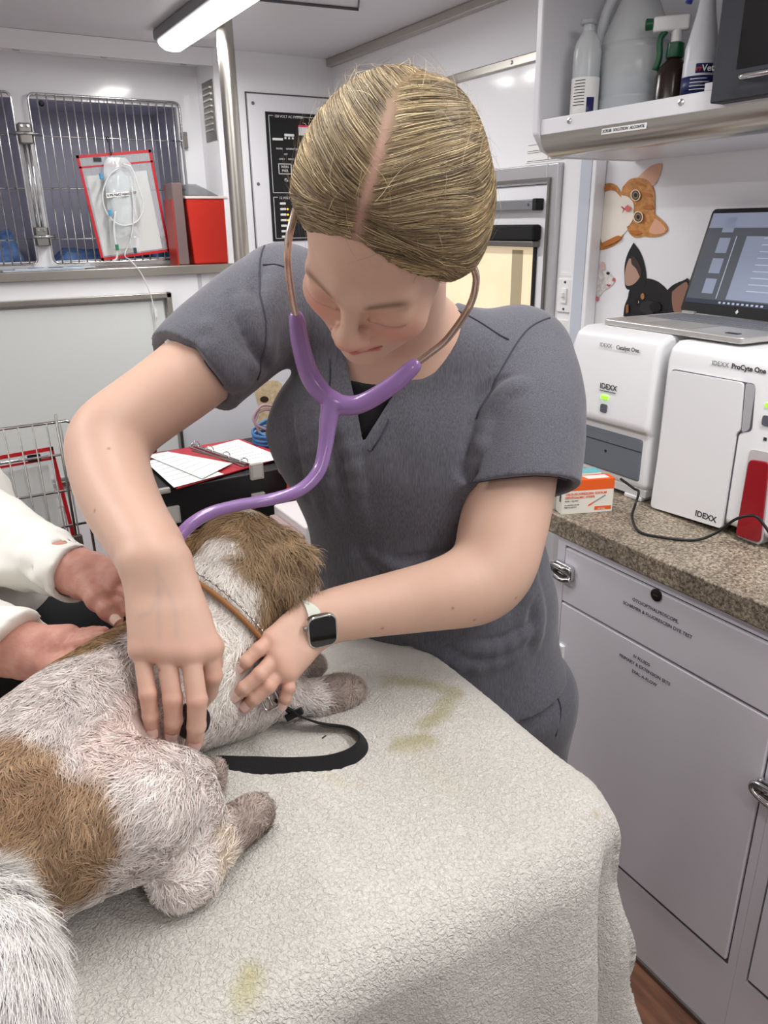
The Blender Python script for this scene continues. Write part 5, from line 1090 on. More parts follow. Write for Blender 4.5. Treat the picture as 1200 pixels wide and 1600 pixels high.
# right hand, knuckles index..little as seen right to left
hand(B, (246, 880, .757), [(327, 1014, .742), (297, 1022, .731), (259, 1018, .729), (221, 1014, .733)],
     [[(333, 1056, .745), (326, 1082, .768), (316, 1098, .784)], [(308, 1094, .724), (307, 1134, .732), (304, 1162, .744)], [(270, 1092, .724), (271, 1126, .733), (268, 1146, .745)], [(231, 1084, .722), (235, 1118, .728), (238, 1145, .737)]],
     [(272, 910, .765), (307, 965, .785), (332, 1010, .812), (337, 1045, .835)], wr=0.0235, fr=1.06)
# left hand
hand(B, (494, 968, .905), [(424, 998, .872), (433, 1024, .866), (441, 1044, .866), (448, 1050, .872)],
     [[(404, 1015, .858), (385, 1033, .852), (372, 1046, .856)], [(406, 1054, .850), (382, 1075, .848), (367, 1089, .853)], [(420, 1072, .854), (398, 1091, .854), (383, 1104, .860)], [(451, 1074, .864), (446, 1090, .866), (441, 1103, .872)]],
     [(478, 970, .925), (450, 975, .93), (420, 985, .935), (405, 1000, .935)], fr=0.97)
# tendons, wrist bump, elbow crease
B.ell(at(216, 880, .752), [0.012]*3, None, 0.014); B.ell(at(150, 705, .885), [0.022]*3, None, 0.02)
Vb, Fb = B.mesh((-0.05, 0.5, 0.8), (1.05, 1.35, 1.78), 0.0019)
def paint_body(P):
    c = np.tile(lrgb((212, 178, 158)), (len(P), 1)); n = vnoise(P, 28, 1)*0.5+vnoise(P, 70, 2)*0.3
    def blend(w, rgb): nonlocal c; w = np.clip(w, 0, 1)[:, None]; c = c*(1-w)+lrgb(rgb)*w
    blend(0.18+0.16*n, (204, 152, 132))
    g = lambda p, r: np.exp(-(np.linalg.norm(P-p, axis=1)/r)**2)
    for p in KN: blend(0.34*g(p, 0.013), (206, 132, 114))
    for p, d, r in TIPS: blend(0.32*g(p, 0.015), (210, 136, 122))
    q = (P-HC)@HR/HS; hm = (np.linalg.norm(P-HC, axis=1) < 0.17).astype(float)
    G = lambda x, y, z, a, b, cc: hm*np.exp(-((q[:, 0]-x)/a)**2-((q[:, 1]-y)/b)**2-((q[:, 2]-z)/cc)**2)
    for s in (-1, 1):
        blend(0.50*G(s*0.040, -0.034, 0.075, 0.024, 0.02, 0.04), (214, 130, 116))
        ex = q[:, 0]*s; br = hm*np.clip((ex-0.012)/0.008, 0, 1)*np.clip((0.056-ex)/0.012, 0, 1)*np.exp(-((q[:, 1]-(0.0095+0.005*np.sin((ex-0.006)*52)))/0.0034)**2)*(q[:, 2] > 0.04); blend(0.85*br, (120, 90, 68))
        la = hm*(ex > 0.014)*(ex < 0.050)*np.exp(-((q[:, 1]+0.0195)/0.0022)**2)*(q[:, 2] > 0.07); blend(0.4*la, (120, 84, 68))
        blend(0.35*G(s*0.032, -0.005, 0.085, 0.018, 0.007, 0.03), (196, 130, 110))
    blend(0.5*G(0, -0.040, 0.115, 0.014, 0.012, 0.02), (212, 128, 112))
    lip = hm*(np.abs(q[:, 0]) < 0.027)*np.exp(-((q[:, 1]+0.0645)/0.0068)**4)*(q[:, 2] > 0.083); blend(0.8*lip, (188, 92, 90))
    blend(0.9*hm*(np.abs(q[:, 0]) < 0.028)*np.exp(-((q[:, 1]+0.0638-2.5*q[:, 0]**2)/0.0014)**2)*(q[:, 2] > 0.082), (120, 48, 48))
    # bluish veins on the back of the right hand
    for path in (((243, 885), (246, 930), (247, 965), (250, 1003)), ((252, 905), (268, 935), (275, 965), (276, 995)), ((246, 920), (236, 950), (214, 966))):
        D = np.full(len(P), 9.0); pp = smooth_path([B.project(at(u, v, .72)[None], 0)[0] for u, v in path], 4)
        for a, b in zip(pp[:-1], pp[1:]): ab = b-a; tt = np.clip(((P-a)@ab)/ab.dot(ab), 0, 1); D = np.minimum(D, np.linalg.norm(P-a-tt[:, None]*ab, axis=1))
        blend(0.17*np.exp(-(D/0.0028)**2), (150, 142, 150))
    for (u, v, d) in ((800, 930, .96), (735, 955, .95), (700, 940, .94), (590, 965, .92), (172, 720, .85), (248, 1047, .72), (160, 800, .8)):
        blend(0.8*g(B.project(at(u, v, d)[None])[0], 0.0018), (120, 80, 62))
    return c
body = organic('body', Vb, Fb, SKIN, wom, paint_body(Vb))
# nails
NAIL = mat('nail', (238, 202, 192), 0.18, coat=0.4)
CAMD = CAM
for i, (p, d, r) in enumerate(TIPS[:3+5+4]):
    if i in (0, 4, 9): continue
    tv = nz(CAM-p); up = nz(tv-d*tv.dot(d)); 
    if i < 4: up = nz(up+d*0.0)
    sd = np.cross(d, up); mb = MB(); P = []
    for a in np.linspace(-1, 1, 9):
        row = []
        for b in np.linspace(-1, 1, 9):
            e = math.sqrt(max(0, 1-0.35*max(0, abs(a))**3)); an = b*0.95*e
            row.append(p+d*(0.0056*a-0.0035)+sd*math.sin(an)*r*0.93+up*(math.cos(an)*r*(1.0-0.05*a)+0.0013))
        P.append(row)
    P = B.project(np.array(P).reshape(-1, 3), 0.0006, 3).reshape(9, 9, 3); part('nail', mb.grid(P), NAIL, body, smooth=True)
# ---------------------------------------------------------------- hair
def hairline(P):
    q = (P-HC)@HR/HS; return ((q-np.array([0, 0.083, 0.077]))@nz((0, -0.66, 0.75))-np.where(q[:, 0] > 0, 0.44, 0.24)*(np.sqrt(q[:, 0]**2+1e-4)-0.01)+0.0016*vnoise(P, 160, 3))*HS
SK = Solid(); SK.ell(H(0, 0.035, -0.012), np.array((0.0745, 0.086, 0.097))*HS, HA, 0)
for q in (-1, 1): SK.ell(H(q*0.052, -0.010, -0.022), np.array((0.026, 0.040, 0.050))*HS, HA, 0.03)
SK.ell(H(0, -0.005, -0.06), np.array((0.055, 0.060, 0.050))*HS, HA, 0.03); SK.ell(H(0, -0.025, -0.125), np.array((0.032, 0.032, 0.028))*HS, HA, 0.008)
def hair_vol(P):
    t = np.clip(-hairline(P)/0.035, 0, 1); return SK.eval(P)-(0.0008+0.0100*t*t*(3-2*t))*HS
HSOL = Solid(); HSOL.custom(hair_vol, 0)
CAP = Solid(); CAP.p = list(HSOL.p)
CAP.custom(hairline, 0.002, '&')
Vh, Fh = CAP.mesh(HC-0.2, HC+0.2, 0.0025)
def hair_cols(P, seed, n1=None):
    q = (P-HC)@HR/HS; r = np.random.default_rng(seed); t = r.random(len(P)); pal = np.array([lrgb(c) for c in ((126, 106, 80), (154, 134, 102), (186, 166, 126), (220, 204, 162), (94, 78, 58))])
    idx = np.where(t < 0.2, 4, np.where(t < 0.45, 0, np.where(t < 0.75, 1, np.where(t < 0.93, 2, 3)))); return pal[idx]
qh = (Vh-HC)@HR/HS; ch_ = np.tile(lrgb((120, 98, 68)), (len(Vh), 1))
XPART = lambda z: 0.002+0.004*np.sin(z*40)
pm = np.exp(-((qh[:, 0]-XPART(qh[:, 2]))/(0.0046+0.02*np.clip(qh[:, 2]-0.05, 0, 1)))**2)*np.clip((qh[:, 2]+0.035)/0.05, 0, 1)*(qh[:, 1] > 0.02); pm = pm[:, None]
ch_ = ch_*(1-pm)+lrgb((172, 134, 118))*pm
HB = mat('hair_base', (120, 98, 68), 0.6, attr='Col', bump=(300, 0.3, 0.001)); HM = mat('hair_strand', (180, 150, 100), 0.5, spec=0.35, attr='Col')
hair = organic('hair', Vh, Fh, HB, wom, ch_)
def grow(n, seed, off, steps, slen, zone=None):
    P, N = scatter(Vh, Fh, n, seed); q = (P-HC)@HR/HS; r = np.random.default_rng(seed)
    keep = (HSOL.ev(P) > -0.002) & ((np.abs(q[:, 0]-XPART(q[:, 2])) > 0.0012+0.0050*r.random(n)) | (q[:, 2] < -0.02) | (q[:, 1] < 0.02)); P = P[keep]
    path = [P]; nn = HSOL.grad(P); Ns = [nn]; L = slen*(0.6+0.8*r.random(len(P))); bun = H(0, 0.0, -0.125)
    for i in range(steps):
        q = (P-HC)@HR/HS; sx = np.sign(q[:, 0]-XPART(q[:, 2])); near = np.exp(-np.abs(q[:, 0])/0.05)
        d = bun-P; d /= np.linalg.norm(d, axis=1, keepdims=True)
        lat = HR[:, 0][None]*sx[:, None]; dwn = -HR[:, 1][None]
        front = np.clip(q[:, 2]/0.08, 0, 1)
        d = d*1.0+lat*(0.95*near)[:, None]+dwn*(0.35*np.clip((np.abs(q[:, 0])-0.03)/0.04, 0, 1)*np.clip((q[:, 2]+0.05)/0.08, 0, 1))[:, None]
        d = d-nn*(d*nn).sum(1, keepdims=True); d /= np.linalg.norm(d, axis=1, keepdims=True)
        d = d+vec_noise(P, 55, seed)*0.12
        P = P+d*(L/steps)[:, None]; nn = HSOL.grad(P); o = off*(math.sin(math.pi*min(1, (i+1)/steps*0.9+0.08)))
        P = P-nn*(HSOL.ev(P)-o)[:, None]; path.append(P); Ns.append(nn)
    return np.stack(path, 1), np.stack(Ns, 1)
def vec_noise(P, f, seed): return np.stack([vnoise(P, f, seed+i) for i in range(3)], 1)
for (n, seed, off, sl, wd) in ((22000, 5, 0.0018, 0.085, 0.0007), (12000, 6, 0.0034, 0.10, 0.00045)):
    pa, na = grow(n, seed, off, 9, sl); c = hair_cols(pa[:, 0], seed)
    lk = vnoise(pa[:, 4], 60, 21)[:, None]; c = c*(1+0.5*lk)
    q = (pa[:, 0]-HC)@HR/HS; gold = np.clip((np.abs(q[:, 0])-0.02)/0.05, 0, 1)[:, None]*0.5; edge = np.exp(-np.abs(hairline(pa[:, 3]))/0.014)[:, None]*0.5; c = c*(1-gold)+c*np.array([1.18, 1.10, 0.90])*gold; c = c*(1+0.7*edge)
    strands('strands', None, None, na, None, np.full(len(pa), wd), np.clip(c, 0, 1), HM, hair, paths=pa, seed=seed)
# flyaways
P, N = scatter(Vh, Fh, 1000, 9); q = (P-HC)@HR/HS; k = (q[:, 1] > 0.0) & (HSOL.ev(P) > -0.002); P = P[k]; N = HSOL.grad(P); r = np.random.default_rng(4)
dd = np.stack([r.normal(0, 1, len(P)) for _ in range(3)], 1)+HR[:, 2]*-1.0; dd -= N*(dd*N).sum(1, keepdims=True); dd /= np.linalg.norm(dd, axis=1, keepdims=True)
strands('flyaway_strands', P, dd, N, 0.02+0.03*r.random(len(P)), np.full(len(P), 0.0004), hair_cols(P, 3)*1.2, HM, hair, seg=6, lift=0.45, curl=0.35, seed=8)
# ---------------------------------------------------------------- scrub top (hollow at neck, sleeves and hem)
T = Solid()
T.cone(J['neck']+(J['chest']-J['neck'])*0.12, J['chest'], 0.072, 0.112, 0.05, flat=(LAT, 1.45)); T.cone(J['chest'], J['waist'], 0.116, 0.116, 0.06, flat=(LAT, 1.58)); T.cone(J['waist'], J['hip'], 0.116, 0.116, 0.06, flat=(LAT, 1.36))
for q in ('Rs', 'Ls'): T.cone(J['neck']*0.85+J['chest']*0.15, J[q]+(J['neck']-J[q])*0.1, 0.058, 0.062, 0.04)
RSL = [(440, 462, 1.02, .066), (380, 515, .99, .064), (325, 562, .965, .059), (280, 603, .945, .055)]
LSL = [(818, 560, 1.09, .072), (822, 650, 1.06, .074), (812, 740, 1.04, .076), (800, 800, 1.02, .076)]
def sleeve(pts, c, n, rin, R_):
    S_ = Solid(); S_.chain([at(a, b, d) for a, b, d, r in pts], [r for a, b, d, r in pts], 0.022, sub=2)
    S_.custom(lambda P: np.maximum(np.linalg.norm((P-c)-((P-c)@n)[:, None]*n, axis=1)-rin, -((P-c)@n)-0.035), 0.002, '-'); S_.plane(c, n)
    T.custom(lambda P: S_.eval(P), 0.022); return S_
RH = at(304, 582, .957); nR = nz(nz(RH-at(380, 515, .99))*0.9+AX[:, 0]*0.12)
LH = at(811, 764, 1.03); nL = nz(nz(at(800, 830, 1.02)-at(822, 650, 1.06))+LAT*0.20)
sleeve(RSL, RH, nR, 0.0508, 0.09); sleeve(LSL, LH, nL, 0.0695, 0.1)
# wrinkles: soft ridges and valleys on the side facing out
def crease(S, pts, r=0.006, k=0.016, op='-', off=0.002):
    P = np.array([S.project(at(*p)[None], off)[0] for p in pts]); P = smooth_path(P, 3); P = [S.project(np.array(p)[None], off)[0] for p in P]
    S.chain(P, [r*math.sin(math.pi*(0.12+0.76*i/(len(P)-1))) for i in range(len(P))], k, op)
T0 = Solid(); T0.p = list(T.p)
def fold(S, pts, r, op, dep):
    P = smooth_path([T0.project(at(*p)[None], 0)[0] for p in pts], 3); n = len(P); N_ = T0.grad(np.array(P)); e = [math.sin(math.pi*(0.04+0.92*i/(n-1))) for i in range(n)]
    sg = 1 if op == '-' else -1; S.chain([p+g_*sg*(r-dep*k) for p, g_, k in zip(T0.project(np.array(P), 0), N_, e)], [r]*n, 0.010, op)
FOLDS = [([(415, 560, .95), (385, 520, .93), (365, 470, .93)], .006), ([(400, 590, .95), (350, 560, .92), (310, 520, .92)], .006), ([(385, 600, .95), (340, 585, .92), (300, 555, .9)], .005), ([(412, 420, .95), (405, 480, .93), (412, 560, .94)], .005),
         ([(745, 640, 1.0), (738, 720, 1.0), (745, 780, 1.0)], .008), ([(745, 640, 1.0), (775, 610, 1.0), (800, 600, 1.0)], .005), ([(620, 880, 1.05), (700, 870, 1.05), (760, 840, 1.05)], .008), ([(560, 860, 1.05), (640, 900, 1.05), (740, 890, 1.05)], .009),
         ([(480, 640, 1.0), (495, 720, 1.0), (520, 800, 1.05)], .009), ([(520, 640, 1.0), (540, 720, 1.0), (560, 800, 1.05)], .006), ([(455, 640, 1.0), (465, 700, 1.0), (490, 780, 1.05)], .006), ([(820, 900, 1.1), (850, 960, 1.1), (860, 1030, 1.1)], .007), ([(700, 1000, 1.1), (760, 1010, 1.1), (850, 990, 1.1)], .007), ([(620, 970, 1.1), (700, 1040, 1.1), (800, 1040, 1.1)], .006), ([(830, 860, 1.1), (800, 960, 1.1)], .006)]
for pts, r in FOLDS: fold(T, pts, 0.012, '-', r*0.75)
for pts, r in FOLDS: fold(T, [(u+17, v+5, d) for u, v, d in pts], 0.011, '+', r*0.55)
T.disp = lambda P: 0.0030*vnoise(P*np.array([1, 1, 0.45]), 12, 31)+0.0014*vnoise(P*np.array([1, 1, 0.5]), 30, 32)
# neckline opening
nA, nB, nC = at(566, 684, .98), at(470, 380, .93), at(735, 420, .97)
VP = at(604, 560, 1.0); vN = nz(np.cross(at(700, 400, .98)-at(566, 684, .98), at(480, 380, .96)-at(566, 684, .98))); 
if vN.dot(CAM-VP) < 0: vN = -vN
# V cut: wedge volume in front of the throat
def wedge(P):
    a = at(568, 694, 1.0); e1 = nz(at(692, 505, 1.0)-a); e2 = nz(at(505, 380, 1.0)-a); n = nz(np.cross(e1, e2)); n = n if n.dot(CAM-a) > 0 else -n
    m1 = nz(np.cross(e1, n)); m2 = nz(np.cross(n, e2)); c = (at(692, 505, 1.0)+at(505, 380, 1.0))/2
    if m1.dot(c-a) > 0: m1 = -m1
    if m2.dot(c-a) > 0: m2 = -m2
    q = P-a; return np.maximum(np.maximum(q@m1, q@m2), -(q@n)-0.12)
T.custom(wedge, 0.004, '-')
T.cone(J['neck']+(J['chest']-J['neck'])*0.10, H(0, -0.02, -0.035), 0.066, 0.066, 0.01, '-', )
HM_ = at(790, 1060, 1.2); nH = nz(J['hip']-J['waist']); nH = nz(nH-LAT*0.18)
T.plane(at(800, 1062, 1.27), nH)
Vt, Ft = T.mesh((0.0, 0.45, 0.7), (1.15, 1.4, 1.65), 0.0032)
SC = mat('grey_scrub', (104, 104, 114), 0.88, spec=0.15, sheen=0.25)
def scrub_nodes():
    nt = SC.node_tree; b = nt.nodes['Principled BSDF']; tc = nt.nodes.new('ShaderNodeTexCoord'); mp = nt.nodes.new('ShaderNodeMapping'); mp.inputs['Scale'].default_value = (900, 900, 60)
    n = nt.nodes.new('ShaderNodeTexNoise'); n.inputs['Scale'].default_value = 1; n.inputs['Detail'].default_value = 2
    r = nt.nodes.new('ShaderNodeValToRGB'); r.color_ramp.elements[0].color = lin((82, 82, 89))+(1,); r.color_ramp.elements[1].color = lin((107, 107, 115))+(1,); r.color_ramp.elements[0].position = .3; r.color_ramp.elements[1].position = .7
    nt.links.new(tc.outputs['Object'], mp.inputs[0]); nt.links.new(mp.outputs[0], n.inputs['Vector']); nt.links.new(n.outputs['Fac'], r.inputs[0]); nt.links.new(r.outputs[0], b.inputs['Base Color'])
    n2 = nt.nodes.new('ShaderNodeTexNoise'); n2.inputs['Scale'].default_value = 14; n2.inputs['Detail'].default_value = 3; nt.links.new(tc.outputs['Object'], n2.inputs['Vector'])
    bp = nt.nodes.new('ShaderNodeBump'); bp.inputs['Strength'].default_value = 0.5; bp.inputs['Distance'].default_value = 0.004; nt.links.new(n2.outputs['Fac'], bp.inputs['Height'])
    nt.links.new(bp.outputs['Normal'], b.inputs['Normal'])
scrub_nodes()
top = organic('scrub_top', Vt, Ft, SC, wom)
SEW = mat('scrub_seam', (66, 66, 76), 0.9)
TS = Solid(); TS.p = list(T0.p)
def seam(pts, r=0.0011, m=SEW, off=0.0006, name='seam'): 
    P = [T.project(at(*p)[None], off, 4)[0] for p in pts]; P = smooth_path(P, 5); P = [T.project(np.array(p)[None], off, 2)[0] for p in P]
    part(name, MB().tube(P, r, 6), m, top, smooth=True)
seam([(413, 432, .97), (452, 425, .96)]); seam([(700, 478, .99), (745, 500, 1.0), (792, 535, 1.02)]); seam([(870, 482, 1.03), (820, 520, 1.02), (775, 590, 1.01), (745, 660, 1.02)])
seam([(412, 380, .98), (404, 440, .96), (410, 520, .95), (398, 590, .95)])
seam([(598, 706, 1.0), (655, 618, .99), (722, 505, .98)]); seam([(598, 706, 1.0), (560, 700, 1.0), (530, 640, .99), (518, 560, .98)])
seam([(735, 756, .98), (800, 770, .98), (862, 760, 1.0), (890, 720, 1.02)], 0.0008); seam([(262, 535, .93), (290, 590, .9), (345, 607, .92)], 0.0008)
tg = T.project(at(264, 546, .92)[None], 0.0005)[0]; part('sleeve_tag', MB().obox(tg, nz(RH-at(380, 515, .99)), AX[:, 2], np.cross(nz(RH-at(380, 515, .99)), AX[:, 2]), 0.006, 0.001, 0.008), PAPER, top, bevel=0.001)
# black undershirt in the V
BT_ = Solid(); BT_.p = list(TOR.p); U = Solid(); U.custom(lambda P: BT_.eval(P)-0.0035, 0)
U.plane(at(604, 598, .98), nz(vu+0.1*vt))
U.plane(J['chest'], nz(J['waist']-J['chest']))
Vu_, Fu_ = U.mesh(J['chest']-0.3, J['chest']+0.3, 0.004); organic('undershirt', Vu_, Fu_, mat('black_knit', (20, 19, 22), 0.9), wom)
# trousers and shoes
TR = Solid(); legR = nz(LAT); kn = J['hip']; fl = lambda p, z: np.array([p[0], p[1], z])
TR.cone(J['hip']+nz(J['waist']-J['hip'])*0.08, J['hip'], 0.103, 0.108, 0.04, flat=(LAT, 1.30))
bk_ = np.array([0.06, 0.04, 0])
for s, sx in ((-1, 0.070), (1, 0.070)):
    h0 = J['hip']+LAT*s*sx+bk_*0.2; k_ = fl(h0+bk_*0.6, 0.46); a_ = fl(h0+bk_*1.0, 0.07); TR.cone(h0, k_, 0.088, 0.070, 0.05); TR.cone(k_, a_, 0.072, 0.062, 0.03)
TR.disp = lambda P: 0.003*vnoise(P, 12, 41)+0.0015*vnoise(P, 30, 42)
Vp, Fp = TR.mesh((0.3, 0.5, 0.0), (1.2, 1.5, 1.05), 0.006); tr = organic('trousers', Vp, Fp, SC, wom)
pk = [TR.project(at(u, v, 1.2)[None], 0.0006, 4)[0] for u, v in ((866, 1075), (880, 1110), (878, 1160))]; part('pocket_seam', MB().tube(smooth_path(pk, 4), 0.0012, 6), SEW, tr, smooth=True)
for s in (-1, 1):
    a_ = fl(J['hip']+LAT*s*0.070+bk_*1.2, 0.05); f_ = np.array([-0.5, -0.75, 0]); f_ /= np.linalg.norm(f_); S_ = Solid(); S_.cone(a_+(0, 0, 0), a_+f_*0.15+(0, 0, -0.012), 0.045, 0.036, 0.02); S_.plane((0, 0, 0.003), (0, 0, -1)); vv, ff = S_.mesh(a_-0.3, a_+0.3, 0.006); organic('shoe', vv, ff, mat('shoe_black', (30, 30, 34), 0.6), wom)
# ---------------------------------------------------------------- watch
wt_ = thing('smartwatch', 'square black-faced watch on a pale green band around the left wrist', 'watch', at(492, 980, .9))
wc = at(489, 968, .905); wd = nz(at(520, 961, .914)-at(470, 972, .899)); 
def ring(c, ax, r, w, th, m, name, parent, sx=1.0, up=None, n=40):
    up = nz(up-ax*up.dot(ax)); sd = np.cross(ax, up); P = []
    pr = [(-w/2, 0), (-w/2, th), (w/2, th), (w/2, 0)]
    for k in range(n): a = 2*math.pi*k/n; rad = sd*math.cos(a)*sx+up*math.sin(a); P.append([c+rad*(r+h)+ax*x for x, h in pr])
    P.append(P[0]); P = np.array(P); mb = MB(); mb.grid(P); mb.grid(P[:, [3, 0]]); return part(name, mb, m, parent, smooth='auto')
ring(wc, wd, 0.0262, 0.024, 0.0022, mat('sage_band', (206, 210, 198), 0.5), 'band', wt_, 1.0, AX[:, 1])
face_n = nz(nz(CAM-wc)*1.0-AX[:, 1]*0.45); face_n = nz(face_n-wd*face_n.dot(wd)); sd = np.cross(face_n, wd); cc_ = wc+face_n*0.0268
part('case', MB().prism(pl(rrect(0.036, 0.040, 0.010), cc_, wd, sd), face_n, 0.009), mat('watch_silver', (206, 208, 206), 0.22, metal=1.0), wt_, bevel=0.002)
part('screen', MB().prism(pl(rrect(0.032, 0.036, 0.008), cc_+face_n*0.0088, wd, sd), face_n, 0.0012), mat('watch_glass', (8, 8, 10), 0.04, spec=0.9), wt_, bevel=0.0006)
part('crown', MB().lathe([(0.0032, 0), (0.0032, 0.003)], cc_+face_n*0.0045-wd*0.018+sd*0.006, -wd, n=14), DSTEEL, wt_)
# ---------------------------------------------------------------- stethoscope
st = thing('stethoscope', 'lilac stethoscope with steel ear tubes running to the dog chest', 'stethoscope', at(520, 635, .86))
PUR = mat('lilac_rubber', (142, 108, 164), 0.25, coat=0.35); RG = mat('pinkish_steel', (206, 188, 174), 0.25, metal=0.85)
path = lambda q: smooth_path([at(*p) for p in q], 8)
e1 = [(470, 310, .74), (460, 335, .735), (450, 380, .74), (450, 420, .77), (456, 465, .805), (464, 500, .83)]
e2 = [(742, 375, .775), (722, 398, .77), (738, 415, .78), (744, 440, .80), (733, 480, .83), (700, 528, .85), (672, 552, .855), (645, 572, .86)]
part('ear_tube', MB().tube(path(e1), 0.0038, 12), RG, st, smooth=True); part('ear_tube', MB().tube(path(e2), 0.0040, 12), RG, st, smooth=True)
for p, d in ((H(-0.084, -0.012, 0.002), at(470, 310, .74)), (H(0.084, -0.012, 0.002), at(742, 375, .775))): part('ear_tip', MB().tube([p, d], [0.005, 0.0035], 10), mat('grey_tip', (150, 150, 152), 0.4), st, smooth=True)
def tube_r(q): P = smooth_path([np.append(at(a, b, c), r) for a, b, c, r in q], 8); P = np.array(P); return P[:, :3], list(P[:, 3])
Y = Solid()
for q in ([(463, 495, .828, .0072), (470, 540, .845, .0088), (487, 592, .86, .0098), (520, 628, .865, .0100), (560, 632, .866, .0094), (610, 604, .862, .0088), (648, 571, .859, .0076)],
          [(520, 626, .865, .0105), (513, 660, .866, .0084), (508, 700, .866, .0068), (497, 738, .862, .0062), (468, 766, .855, .0058), (425, 780, .848, .0055), (370, 790, .835, .0053), (325, 803, .822, .0053), (292, 825, .81, .0053), (272, 855, .803, .0053), (262, 900, .80, .0053), (268, 960, .805, .0053), (285, 1030, .81, .0053), (300, 1085, .805, .005)]):
    P, R_ = tube_r(q); Y.chain(P, R_, 0.004)
Vy, Fy = Y.mesh(CAM+np.array([-0.1, 0.3, -0.7]), CAM+np.array([0.9, 1.2, 0.2]), 0.0017); organic('y_tubing', Vy, Fy, PUR, st)
cpn = at(300, 1126, .778); cn = nz(nz(CAM-cpn)+AX[:, 0]*0.35)
cpm = MB().lathe([(0.016, -0.004), (0.018, -0.002), (0.018, 0.002), (0.015, 0.005), (0.009, 0.008), (0.008, 0.014), (0.012, 0.016), (0.012, 0.019)], cpn, cn, n=36)
part('chest_piece', cpm, mat('dark_chrome', (90, 90, 94), 0.12, metal=1.0), st, smooth='auto'); part('diaphragm_rim', MB().lathe([(0.0183, -0.003), (0.0190, 0), (0.0183, 0.003)], cpn, cn, n=36), mat('black_rim', (24, 24, 26), 0.3), st, smooth='auto')
# ---------------------------------------------------------------- the dog: one continuous body, fur strands, collar
dog = thing('dog', 'small shaggy white and tan dog lying on the towel under the hands', 'dog', on(150, 1200, 2, TZ))
D_ = Solid()
DB = [(-30, 1350, .635, .074), (25, 1290, .678, .078), (90, 1215, .728, .080), (160, 1143, .798, .076), (225, 1090, .850, .070), (285, 1045, .880, .064), (335, 1005, .910, .054), (352, 955, .920, .050), (370, 910, .93, .050)]
D_.chain([at(a, b, c) for a, b, c, r in DB], [r for a, b, c, r in DB], 0.03, sub=2)
D_.chain([at(300, 1092, .885), at(365, 1086, .915), at(392, 1090, .925)], [.052, .045, .036], 0.03)       # chest
D_.ell(at(380, 873, .945), [.058, .056, .058], None, 0.02)                                             # skull
D_.cone(at(395, 870, .97), at(415, 880, 1.04), .034, .024, 0.02); D_.ell(at(416, 876, 1.055), [.013]*3, None, 0.006)   # muzzle, turned away
for q in ([(418, 1075, .905, .030), (450, 1088, .935, .022), (500, 1088, .955, .0175), (530, 1082, .967, .0185), (548, 1079, .975, .0135), (560, 1077, .982, .009)],
          [(410, 1045, .93, .026), (450, 1046, .985, .018), (480, 1042, 1.003, .0165), (494, 1038, 1.012, .012)],
          [(130, 1290, .66, .062), (210, 1262, .675, .056), (268, 1250, .70, .040), (298, 1280, .705, .026), (290, 1345, .688, .022), (278, 1378, .672, .019), (300, 1368, .69, .018), (335, 1325, .715, .0165), (370, 1292, .74, .0170), (398, 1272, .757, .0155), (408, 1264, .765, .010)],
          [(270, 1262, .735, .024), (300, 1245, .79, .018), (322, 1218, .81, .016), (333, 1205, .822, .012)]):
    D_.chain([at(a, b, c) for a, b, c, r in q], [r for a, b, c, r in q], 0.018)
for (u, v, d) in ((556, 1086, .972), (556, 1076, .976), (553, 1068, .982), (411, 1273, .760), (413, 1263, .765), (407, 1256, .772)): D_.ell(at(u, v, d), [0.0075]*3, None, 0.006)
def chain_flat(q, ax): D_.chain([at(a, b, c) for a, b, c, r in q], [r for a, b, c, r in q], 0.010, flat=(ax, 2.0))
chain_flat([(432, 838, .925, .012), (448, 870, .915, .014), (450, 905, .91, .015), (445, 935, .91, .012)], AX[:, 0])
chain_flat([(325, 842, .955, .010), (303, 858, .955, .012), (294, 880, .955, .010)], AX[:, 0])
D_.plane((0, 0, TZ+0.006), (0, 0, -1), 0.004)
Vd, Fd = D_.mesh((-0.35, 0.3, 0.88), (0.65, 1.15, 1.25), 0.0036)
